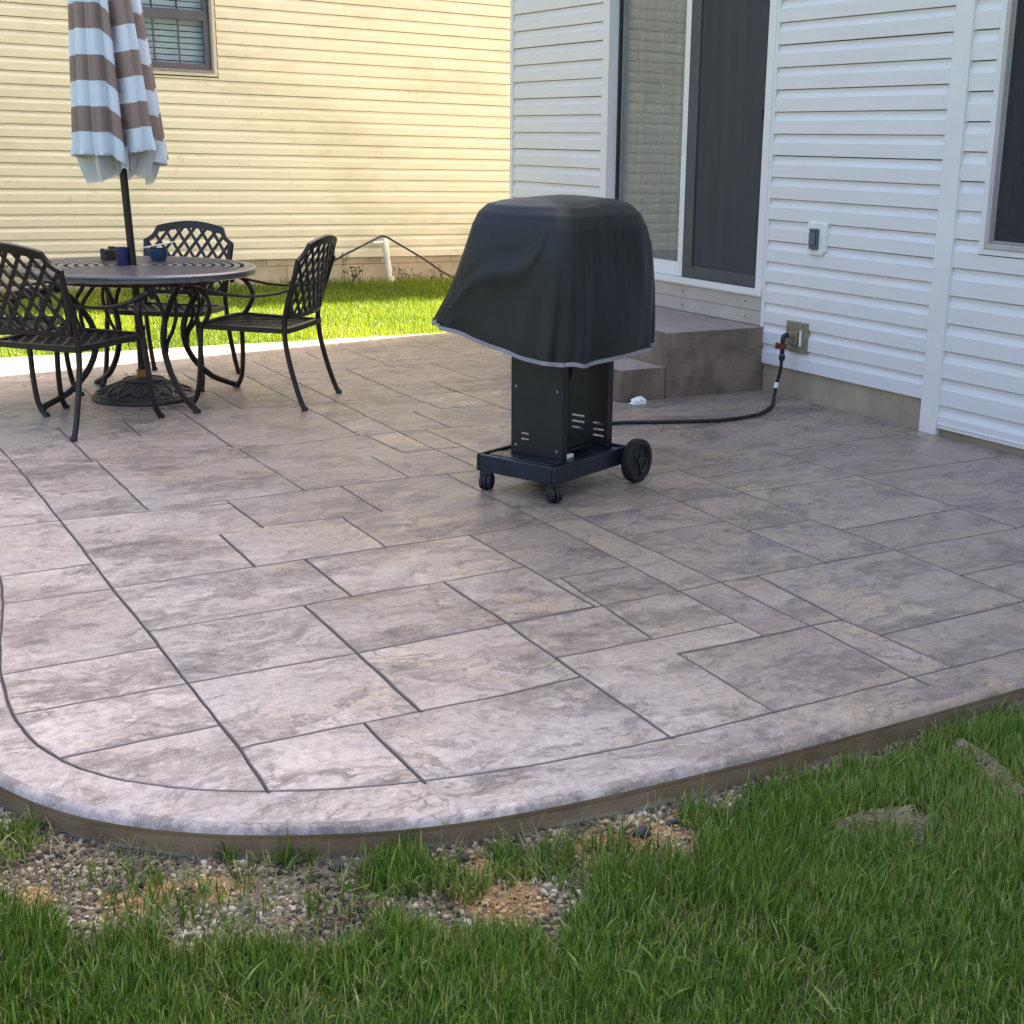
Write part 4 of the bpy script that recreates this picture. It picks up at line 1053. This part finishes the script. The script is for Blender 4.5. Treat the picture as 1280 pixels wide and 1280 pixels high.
leg_ang = [13, 103, 193, 283]
for a in leg_ang:
    a = R(a); c_, s_ = math.cos(a), math.sin(a)
    pl = [(.50, .665), (.44, .63), (.34, .53), (.265, .42), (.245, .31), (.29, .19), (.39, .085), (.49, .035), (.535, .018), (.555, .008)]
    m_ = MB().tube(curve([(TC.x+r*c_, TC.y+r*s_, z) for r, z in pl], 6), .016, 10)
    m_.lathe([(0, 0), (.020, 0), (.021, .012), (.014, .022), (0, .024)], (TC.x+.548*c_, TC.y+.548*s_, 0), 12)
    lg = m_.build('leg', M['cast'], tb, smooth=45)
    for sg in (-1, 1):
        t2 = sg*.16
        pl2 = [(.20, .665, t2*1.5), (.27, .60, t2*1.2), (.33, .50, t2*.75), (.315, .40, t2*.45), (.27, .33, t2*.25), (.262, .27, t2*.1)]
        MB().tube(curve([(TC.x+r*math.cos(a+t), TC.y+r*math.sin(a+t), z) for r, z, t in pl2], 5), .010, 8).build('brace', M['cast'], tb, smooth=45)
m_ = MB().tube(ringpts(.44, .640, 64), .012, 8, closed=True)
m_.build('stretcher_ring', M['cast'], tb, smooth=45)

# ------------------------------------------------------------------ chairs (local: faces +x)
def chair():
    t = thing('patio_chair', 'x', 'chair', (0, 0, 0), 'cast aluminium chairs round the patio table')
    def P(s, h):                                                   # back surface: s across, h height
        k = (h-.47)/.40
        return Vector((-.205-.085*k-.035*max(0, k)**2-.028*(1-(s/.26)**2), s, h))
    NRM = Vector((1, 0, .28)).normalized()
    ol = []
    for s0, h0, s1, h1, n in ((-.222, .475, .222, .475, 10), (.222, .475, .258, .765, 9)):
        ol += [(s0+(s1-s0)*i/n, h0+(h1-h0)*i/n) for i in range(n)]
    ol += [(.258, .765), (.240, .772), (.222, .785), (.207, .803), (.198, .823), (.192, .840)]
    ol += [(.192-.384*i/16, .840+.028*math.sin(PI*i/16)) for i in range(1, 16)]
    ol += [(-.192, .840), (-.198, .823), (-.207, .803), (-.222, .785), (-.240, .772), (-.258, .765)]
    ol += [(-.258+.036*i/9, .765-.29*i/9) for i in range(1, 9)]
    m_ = MB().bar([P(s, h) for s, h in ol], .024, .016, NRM, closed=True)
    m_.bar([P(-.185+.37*i/16, .826+.026*math.sin(PI*i/16)) for i in range(17)], .026, .013, NRM)
    bk = m_.build('backrest', M['cast'], t, smooth=35)
    lt = MB(); W2, H2 = .0715, .097
    def clip(fn, lo_, hi_, n=120):
        runs = []; cur = []
        for i in range(n+1):
            v = lo_+(hi_-lo_)*i/n; s, h = fn(v)
            if inside((s, h), ol): cur.append((s, h))
            else:
                if len(cur) > 3: runs.append(cur)
                cur = []
        if len(cur) > 3: runs.append(cur)
        return runs
    for sg in (1, -1):
        for k in range(-9, 20):
            for run in clip(lambda v: (sg*((k*1.0)-(v-.475)/H2)*W2-sg*.25, v), .47, .88):
                q = [run[int(i*(len(run)-1)/max(2, len(run)//8))] for i in range(max(2, len(run)//8)+1)] if len(run) > 8 else [run[0], run[-1]]
                lt.bar([P(s, h)+NRM*(.0015*sg) for s, h in q], .0165, .008, NRM)
    lt.build('lattice', M['cast'], bk)
    # seat
    SZ = .405
    so_ = [(-.205, -.232), (.20, -.258), (.245, -.245), (.262, -.20), (.268, 0), (.262, .20), (.245, .245), (.20, .258), (-.205, .232)]
    so_ = densify(so_, .045)
    def Q(x, y): return Vector((x, y, SZ-.012*(1-(y/.26)**2)*(1-((x-.03)/.26)**2)+.010*max(0, (x+.2)/.46)))
    m_ = MB().bar([Q(x, y) for x, y in so_], .030, .026, (0, 0, 1), closed=True)
    inn = offset(so_, .0)
    for sg in (1, -1):
        for k in range(-14, 15):
            cur = []; n = 90
            for i in range(n+1):
                x = -.21+.48*i/n; y = sg*(x-.03)*.62+k*.060
                if inside((x, y), so_): cur.append((x, y))
            if len(cur) > 4:
                q = cur[::8]+[cur[-1]]
                m_.bar([Q(x, y)+Vector((0, 0, .002*sg)) for x, y in q], .018, .008, (0, 0, 1))
    m_.build('seat', M['cast'], t, smooth=35)
    for sy in (1, -1):
        bl = [(-.300, .262, .010), (-.288, .260, .022), (-.262, .256, .090), (-.225, .250, .22), (-.203, .246, .33), (-.198, .244, .405), (-.202, .240, .475), (-.225, .246, .56), (-.262, .254, .67), (-.290, .259, .755)]
        m_ = MB().tube(curve([(x, y*sy, z) for x, y, z in bl], 5), .0135, 8); m_.lathe([(0, 0), (.017, 0), (.018, .012), (.012, .02), (0, .021)], (-.297, .262*sy, 0), 10)
        m_.build('leg', M['cast'], t, smooth=45)
        fl_ = [(.312, .285, .010), (.296, .283, .020), (.272, .279, .075), (.258, .272, .18), (.252, .264, .30), (.248, .256, .40)]
        m_ = MB().tube(curve([(x, y*sy, z) for x, y, z in fl_], 5), .0135, 8); m_.lathe([(0, 0), (.017, 0), (.018, .012), (.012, .02), (0, .021)], (.309, .285*sy, 0), 10)
        m_.build('leg', M['cast'], t, smooth=45)
        ap = [(.236, .258, .415), (.205, .268, .46), (.186, .276, .51), (.196, .280, .56), (.232, .281, .603), (.272, .281, .618), (.300, .281, .604), (.303, .281, .585)]
        m_ = MB().tube(curve([(x, y*sy, z) for x, y, z in ap], 5), .0125, 8)
        am = [(.270, .281, .620), (.20, .285, .604), (.08, .293, .585), (-.06, .291, .582), (-.17, .272, .596), (-.232, .252, .615)]
        m_.bar(curve([(x, y*sy, z) for x, y, z in am], 5), .034, .012, (0, 0, 1))
        m_.build('armrest', M['cast'], t, smooth=40)
    return t
proto = chair()
def place(o, x, y, ang, label): o.location = (x, y, 0); o.rotation_euler = (0, 0, R(ang)); o['label'] = label
def copy_tree(o, parent=None):
    c = o.copy(); COL.objects.link(c)
    if parent: c.parent = parent
    for ch in [q for q in bpy.data.objects if q.parent == o]: copy_tree(ch, c)
    return c
spots = [(1.225, 6.62, 39, 'nearest chair on the left, seen from behind, its lattice back overlapping the table'),
         (2.00, 7.64, 231, 'chair behind the table facing the viewer, backrest showing above the table top'),
         (2.285, 6.855, 139, 'chair right of the table in side view, nearest the covered grill'),
         (1.02, 7.26, -28, 'chair cut off by the left edge of the photo, seat showing through the nearest chair')]
for i, (x, y, a, l) in enumerate(spots):
    c = proto if i == 0 else copy_tree(proto)
    place(c, x, y, a, l)

# ------------------------------------------------------------------ umbrella and its base
ub = thing('umbrella_base', 'dark ornate domed umbrella base under the patio table', 'umbrella base', TC)
m_ = MB(); prof_ = [(0, .0), (.262, .0), (.268, .008), (.262, .022), (.245, .030), (.20, .048), (.14, .080), (.09, .102), (.05, .112), (.03, .114), (.03, .13), (0, .13)]
m_.lathe(prof_, (TC.x, TC.y, 0), 64)
for k in range(16):
    a0 = 2*PI*k/16
    for sg in (1, -1):
        q = []
        for i in range(12):
            f_ = i/11; rr_ = .235-.13*f_; a = a0+sg*.19*math.sin(f_*PI)*(1 if i < 9 else .6)
            zz_ = .030+(rr_ < .2)*.0+(.245-rr_)/.195*.08
            q.append((TC.x+rr_*math.cos(a), TC.y+rr_*math.sin(a), zz_+.004))
        m_.tube(q, .0065, 6)
m_.tube(ringpts(.245, .031, 64), .007, 6, closed=True); m_.tube(ringpts(.105, .100, 40), .006, 6, closed=True)
m_.build('plate', M['cast_base'], ub, smooth=45)
MB().lathe([(.021, .10), (.025, .10), (.025, .36), (.028, .365), (.028, .385), (.021, .385)], (TC.x, TC.y, 0), 20).build('stem', M['pole'], ub, smooth=45)
MB().lathe([(.027, .112), (.034, .114), (.034, .15), (.027, .155)], (TC.x, TC.y, 0), 20).build('collar', M['brass'], ub, smooth=45)
m_ = MB().tube([(TC.x-.025, TC.y+.012, .30), (TC.x-.05, TC.y+.026, .30)], .005, 8); m_.obox(Matrix.Translation((TC.x-.056, TC.y+.03, .30)) @ Matrix.Rotation(R(150), 4, 'Z'), (.008, .012, .04), .003)
m_.build('knob', M['brass'], ub)
um = thing('patio_umbrella', 'closed patio umbrella with brown and pale blue white stripes in the middle of the table', 'umbrella', TC+Vector((0, 0, .13)))
TILT = Vector((-.030, .0195, 1))
def ax(z): return Vector((TC.x, TC.y, 0))+Vector((TILT.x*(z-.3), TILT.y*(z-.3), z))
MB().tube([ax(z) for z in (.16, .7, 1.3, 2.0, 2.74)], .0195, 16).build('pole', M['pole'], um, smooth=60)
MB().lathe([(0, 0), (.028, .0), (.035, .02), (.02, .05), (.014, .07), (0, .075)], ax(2.73), 16).build('finial', M['pole'], um, smooth=60)
CR = [(268, .085, .62), (243, .10, .24), (217, .09, .20), (312, .12, .30), (345, .14, .45), (20, .16, .4), (65, .16, .45), (105, .16, .4), (150, .15, .45), (185, .12, .30), (229, .05, .06), (290, .07, .10)]
def fold(th_, up_):
    f_ = 1.0
    for a, w, d in CR:
        dd = (th_-R(a)+PI) % (2*PI)-PI
        f_ -= d*math.exp(-(dd/w)**2)*(.55+.45*up_)
    return f_+.03*math.sin(th_*5+1)*up_
def soff(th_):                                                    # stripes sag towards the folds
    d = math.degrees(th_) % 360
    key = [(0, .02), (40, .05), (90, .0), (140, .04), (180, .0), (216, .0), (218, .005), (242, .0), (244, .005), (256, .035), (267.5, .085), (268.5, -.015), (275, -.02), (290, -.035), (311, -.035), (314, .03), (335, .06), (360, .02)]
    for (a, v), (b, w) in zip(key, key[1:]):
        if a <= d <= b: return v+(w-v)*(d-a)/(b-a)
    return 0
NA = 240; rows = []; st_ = []; un = []
ths = [2*PI*i/NA for i in range(NA)]
HEM = 1.255
def Rz_(z):
    key = [(1.0, .236), (1.25, .232), (1.6, .205), (2.0, .172), (2.4, .12), (2.62, .07), (2.735, .03)]
    for (a, v), (b, w) in zip(key, key[1:]):
        if a <= z <= b: return v+(w-v)*(z-a)/(b-a)
    return .03
def cp(th_, z, k=1.0, upv=1.0):
    c = ax(z); r_ = Rz_(min(z, 2.735))*fold(th_, upv)*k
    return c+Vector((r_*math.cos(th_), r_*math.sin(th_), 0))
for k, dz in ((.80, .10), (.86, .03), (.925, .006), (.965, -.004)):
    r_ = []
    for t in ths:
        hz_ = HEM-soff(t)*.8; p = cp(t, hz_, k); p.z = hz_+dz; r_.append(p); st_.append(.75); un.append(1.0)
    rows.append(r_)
NZ = 64
for j in range(NZ+1):
    r_ = []
    for t in ths:
        hz_ = HEM-soff(t)*.8; z = hz_+(2.735-hz_)*j/NZ
        flare = 1+.05*math.exp(-(z-hz_)/.05)*math.sin(t*11)
        upv = 1 if z < 2.3 else max(.2, 1-(z-2.3)/.5)
        r_.append(cp(t, z, flare, upv)); so_ = soff(t)
        st_.append((z-HEM+so_*(.9 if z < 2.2 else .7)-.11)/.242+4); un.append(0.0)
    rows.append(r_)
cn = MB().grid(rows, closed=True).build('canopy', M['stripe'], um, smooth=70)
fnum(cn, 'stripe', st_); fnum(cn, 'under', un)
rows = []; st_ = []; un = []
for j in range(15):
    f_ = j/14; r_ = []
    for t in [2*PI*i/360 for i in range(360)]:
        hz_ = HEM-soff(t)*.5
        k = (.55+.20*math.sin(t*7+.6*math.sin(t*3)+1.0)+.10*math.sin(t*16+2+f_)+.05*math.sin(t*31))*(1-.10*f_*f_)+.06*math.sin(f_*3+t*5)
        p = ax(hz_)+Vector((.236*k*math.cos(t), .236*k*math.sin(t), 0))
        p.z = hz_+.08-f_*(.165+.030*math.sin(t*5+1)+.022*math.sin(t*12))
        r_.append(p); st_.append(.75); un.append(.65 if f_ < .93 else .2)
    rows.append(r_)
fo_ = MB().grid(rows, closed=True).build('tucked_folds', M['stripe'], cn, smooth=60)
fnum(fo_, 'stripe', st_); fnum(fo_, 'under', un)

# small things on the table
m_ = MB().obox(Matrix.Translation((1.655, 7.50, TZ+.030)) @ Matrix.Rotation(R(20), 4, 'Z'), (.075, .06, .058), .006); m_.obox(Matrix.Translation((1.672, 7.505, TZ+.066)) @ Matrix.Rotation(R(20), 4, 'Z'), (.03, .03, .014), .004)
m_.tube([(1.62, 7.47, TZ+.05), (1.612, 7.463, TZ+.05)], .016, 12)
tag(m_.build('small_box', M['dark_brown']), 'small dark brown box on the table left of the blue cup', 'box')
m_ = MB().lathe([(0, 0), (.028, 0), (.034, .09), (.030, .09), (.026, .01), (0, .008)], (1.652, 7.19, TZ+.001), 24)
tag(m_.build('cup', M['blue_plastic'], smooth=40), 'deep blue plastic cup touching the left of the umbrella pole', 'cup')
m_ = MB().lathe([(0, 0), (.036, 0), (.050, .030), (.048, .066), (.042, .066), (.04, .03), (0, .012)], (1.885, 7.39, TZ+.001), 28)
tag(m_.build('bowl', M['teal'], smooth=40), 'blue green bowl on the table right of the umbrella pole', 'bowl')
Mx = Matrix.Translation((1.882, 7.39, TZ+.084)) @ Matrix.Rotation(R(-33), 4, 'Z') @ Matrix.Rotation(R(-12), 4, 'Y')
tag(MB().obox(Mx, (.155, .10, .007), .003).build('tablet', M['white_plastic']), 'flat white tray leaning across the blue green bowl', 'tray')

# ------------------------------------------------------------------ grill cart
G0 = Vector((2.622, 4.351, 0)); GA = R(23); gu = Vector((math.cos(GA), math.sin(GA), 0)); gv = Vector((-math.sin(GA), math.cos(GA), 0))
GM = Matrix.Translation(G0) @ Matrix.Rotation(GA, 4, 'Z')
def G(u_, v_, z): return GM @ Vector((u_, v_, z))
gr_ = thing('gas_grill', 'black gas grill cart on two casters and two wheels under a dark cover', 'grill', G(.15, .12, 0))
def gbox(mb, a, b, bev=.004):
    c = [(p+q)/2 for p, q in zip(a, b)]; return mb.obox(GM @ Matrix.Translation(c), [abs(q-p) for p, q in zip(a, b)], bev)
TU0, TU1, TV0, TV1 = -.125, .405, -.060, .335
m_ = MB()
gbox(m_, (TU0, TV0, .078), (TU1, TV0+.016, .150), .006); gbox(m_, (TU0, TV1-.016, .078), (TU1, TV1, .150), .006)
gbox(m_, (TU0, TV0+.0165, .078), (TU0+.016, TV1-.0165, .150), .006); gbox(m_, (TU1-.016, TV0+.0165, .078), (TU1, TV1-.0165, .150), .006)
gbox(m_, (TU0+.0165, TV0+.0165, .128), (TU1-.0165, TV1-.0165, .140), .002)
gbox(m_, (TU0+.03, TV0+.04, .1405), (TU0+.10, TV1-.04, .150), .004)
m_.build('tray', M['navy_metal'], gr_)
def slotted(mb, u_, v0, v1, z0, z1, th_, holes):
    vs = sorted({v0, v1, *[q for h in holes for q in h[:2]]}); zs = sorted({z0, z1, *[q for h in holes for q in h[2:]]})
    for a, b in zip(vs, vs[1:]):
        run = None
        for c, d in zip(zs, zs[1:]):
            m1, m2 = (a+b)/2, (c+d)/2
            hole = any(h[0] < m1 < h[1] and h[2] < m2 < h[3] for h in holes)
            if hole:
                if run: gbox(mb, (u_, a, run), (u_+th_, b, c), 0); run = None
            elif run is None: run = c
        if run is not None: gbox(mb, (u_, a, run), (u_+th_, b, z1), 0)
m_ = MB(); PH = .80
slotted(m_, 0, 0, .255, .141, PH, .010, [(.165, .21, .205, .212), (.165, .21, .228, .235)])
gbox(m_, (.0105, 0, .141), (.036, .010, PH), .002); gbox(m_, (.0105, .245, .141), (.036, .255, PH), .002)
m_.build('side_panel', M['black_metal'], gr_)
m_ = MB()
slotted(m_, .345, 0, .255, .141, PH, .010, [(.035, .095, .18+.026*k, .189+.026*k) for k in range(3)]+[(.135, .205, .20+.026*k, .209+.026*k) for k in range(3)])
gbox(m_, (.318, 0, .141), (.3445, .010, PH), .002); gbox(m_, (.318, .245, .141), (.3445, .255, PH), .002)
m_.build('side_panel', M['black_metal'], gr_)
for v_, z_ in ((.025, .18), (.23, .18), (.025, .42), (.23, .42)):
    MB().lathe([(0, 0), (.006, 0), (.005, .003), (0, .004)], n=10, M=GM @ Matrix.Translation((-.0002, v_, z_)) @ Matrix.Rotation(-PI/2, 4, 'Y')).build('screw', M['grey_steel'], gr_)
m_ = MB(); gbox(m_, (.045, .05, .150), (.29, .20, .166), .006); gbox(m_, (.06, .06, .1665), (.275, .19, .176), .006); m_.build('drip_pan', M['black_metal'], gr_)
m_ = MB(); gbox(m_, (.030, .016, .1405), (.105, .034, .156), .003); m_.build('latch', M['white_plastic'], gr_)
m_ = MB(); gbox(m_, (-.02, -.01, .70), (.37, .27, .98), .03); m_.build('firebox', M['black_metal'], gr_)
def caster(u_, v_, rot):
    A = GM @ Matrix.Translation((u_, v_, 0)) @ Matrix.Rotation(R(rot), 4, 'Z')
    m_ = MB(); m_.obox(A @ Matrix.Translation((.004, 0, .071)), (.058, .052, .016), .006)
    m_.lathe([(.026, -.004), (.037, -.004), (.037, .004), (.026, .004), (.026, -.004)], n=28, M=A @ Matrix.Translation((-.004, 0, .036)) @ Matrix.Rotation(PI/2, 4, 'X'))
    m_.obox(A @ Matrix.Translation((.014, 0, .053)), (.034, .010, .03), .003)
    c = m_.build('caster', M['black_plastic'], gr_)
    for s_ in (1, -1):
        MB().lathe([(0, -.010), (.026, -.010), (.033, -.007), (.035, .0), (.033, .007), (.026, .010), (0, .010)], n=28, M=A @ Matrix.Translation((-.004, s_*.0155, .036)) @ Matrix.Rotation(PI/2, 4, 'X')).build('wheel', M['rubber'], c, smooth=45)
caster(-.092, -.030, 60); caster(-.098, .300, 20)
def wheel(u_, v_):
    A = GM @ Matrix.Translation((u_, v_, .092)) @ Matrix.Rotation(PI/2, 4, 'X')
    prof_ = [(.066, -.022), (.078, -.024), (.088, -.021), (.0915, -.014), (.0915, .014), (.088, .021), (.078, .024), (.066, .022), (.066, -.022)]
    w = MB().lathe(prof_, n=48, M=A).build('wheel', M['rubber'], gr_, smooth=40)
    m_ = MB().lathe([(0, -.014), (.018, -.014), (.02, -.008), (.062, -.006), (.067, -.018), (.067, .018), (.062, .008), (.02, .012), (.018, .024), (.010, .027), (0, .027)], n=40, M=A)
    for k in range(5): m_.obox(A @ Matrix.Rotation(2*PI*k/5, 4, 'Z') @ Matrix.Translation((.042, 0, .010)), (.044, .014, .012), .003)
    m_.build('rim', M['black_plastic'], w, smooth=40)
wheel(.400, -.098); wheel(.400, .375)
m_ = MB().tube([G(.400, -.12, .092), G(.400, .40, .092)], .006, 8); m_.build('axle', M['grey_steel'], gr_)

# ------------------------------------------------------------------ grill cover
LV = [  # z, u0, u1, v0, v1, exponent
    (.545, -.145, .585, -.118, .628, 4.8), (.60, -.145, .590, -.118, .604, 4.8), (.70, -.138, .595, -.112, .560, 5), (.80, -.130, .596, -.102, .522, 5.5), (.90, -.120, .592, -.092, .490, 5.5),
    (.98, -.106, .584, -.080, .470, 5.5), (1.05, -.088, .566, -.064, .456, 5.2), (1.10, -.064, .548, -.042, .440, 5), (1.132, -.032, .515, -.012, .414, 4.6), (1.151, .02, .465, .035, .372, 4), (1.160, .11, .36, .12, .28, 3)]
NS = 200
def lerp(a, b, t): return a+(b-a)*t
lvl = []
for i in range(len(LV)-1):
    for k in range(5): lvl.append(tuple(lerp(p, q, k/5) for p, q in zip(LV[i], LV[i+1])))
lvl.append(LV[-1])
def cover_ring(L, th_k=1.0, extra=0.0):
    z, u0, u1, v0, v1, ex = L; out = []
    for i in range(NS):
        a = 2*PI*i/NS; c_, s_ = math.cos(a), math.sin(a)
        x = math.copysign(abs(c_)**(2/ex), c_); y = math.copysign(abs(s_)**(2/ex), s_)
        low = max(0, min(1, (1.0-z)/.45)); top_ = max(0, min(1, (z-.95)/.15))
        # hem height per corner
        wx, wy = (x+1)/2, (y+1)/2
        hem = (1-wx)*(1-wy)*-.002+wx*(1-wy)*.010+(1-wx)*wy*.118+wx*wy*.05
        hem += .005*math.sin(a*5+1)+.003*math.sin(a*11)-.012*math.exp(-(((a-R(205)+PI) % (2*PI)-PI)/.5)**2)
        zz_ = z+hem*low**1.3
        u_, v_ = lerp(u0, u1, wx), lerp(v0, v1, wy)
        nrm = Vector((x, y, 0)).normalized() if abs(x)+abs(y) > 0 else Vector((1, 0, 0))
        n1 = mnoise.noise((u_*5, v_*5, z*2.2))*.014+mnoise.noise((u_*13, v_*13, z*3.5+9))*.006
        n1 += low*(.010*math.sin(a*9+z*3)+.007*math.sin(a*17-z*5))*(.4+.6*low)
        # two soft vertical folds at the near corner, one slanting crease on the left face
        for a_, w_, d_ in ((R(212), .10, .008), (R(229), .07, -.004), (R(250), .12, .010), (R(196), .09, -.006)):
            dd = (a-a_+PI) % (2*PI)-PI; n1 += d_*math.exp(-(dd/w_)**2)*(1-top_*.6)*(.35+.65*low)
        ca = R(198)-R(46)*max(0, (1.06-z)/.5)
        dd = (a-ca+PI) % (2*PI)-PI
        if z < 1.07: n1 += .013*math.exp(-(dd/.06)**2)-.007*math.exp(-((dd+.12)/.07)**2)
        p = Vector((u_, v_, zz_))+nrm*(n1+extra)*(1-.5*top_)
        p.z += top_*(mnoise.noise((u_*6, v_*6, 4))*.010-.006*abs(math.sin(u_*6+1)))
        out.append(G(*p))
    return out
rows = [cover_ring(L) for L in lvl]
gc = thing('grill_cover', 'dark charcoal fabric cover with grey hem trim pulled over the gas grill', 'grill cover', G(.2, .2, .54))
m_ = MB().grid(rows, closed=True); b0 = len(m_.v); m_.v.append(tuple(G(.235, .20, 1.162))); l0 = (len(rows)-1)*NS
for i in range(NS): m_.f.append((l0+i, l0+(i+1) % NS, b0))
cb_ = m_.build('fabric', M['cover'], gc, smooth=60)
hemr = rows[0]
ins = [Vector(p) for p in hemr]
m_ = MB(); r1 = [p+Vector((0, 0, .010)) for p in cover_ring(lvl[0], extra=.003)]; r2_ = [p-Vector((0, 0, .006)) for p in cover_ring(lvl[0], extra=.004)]; r3 = [p-Vector((0, 0, .007)) for p in cover_ring(lvl[0], extra=-.003)]
m_.grid([r1, r2_, r3, hemr], closed=True)
m_.build('hem_trim', M['cover_trim'], gc, smooth=50)
for a_ in (R(228), R(160), R(120)):
    i_ = int(a_/(2*PI)*NS); p = hemr[i_]
    MB().tube([p+Vector((0, 0, .02)), p-Vector((0, 0, .012))], .004, 6).build('toggle', M['black_plastic'], gc)
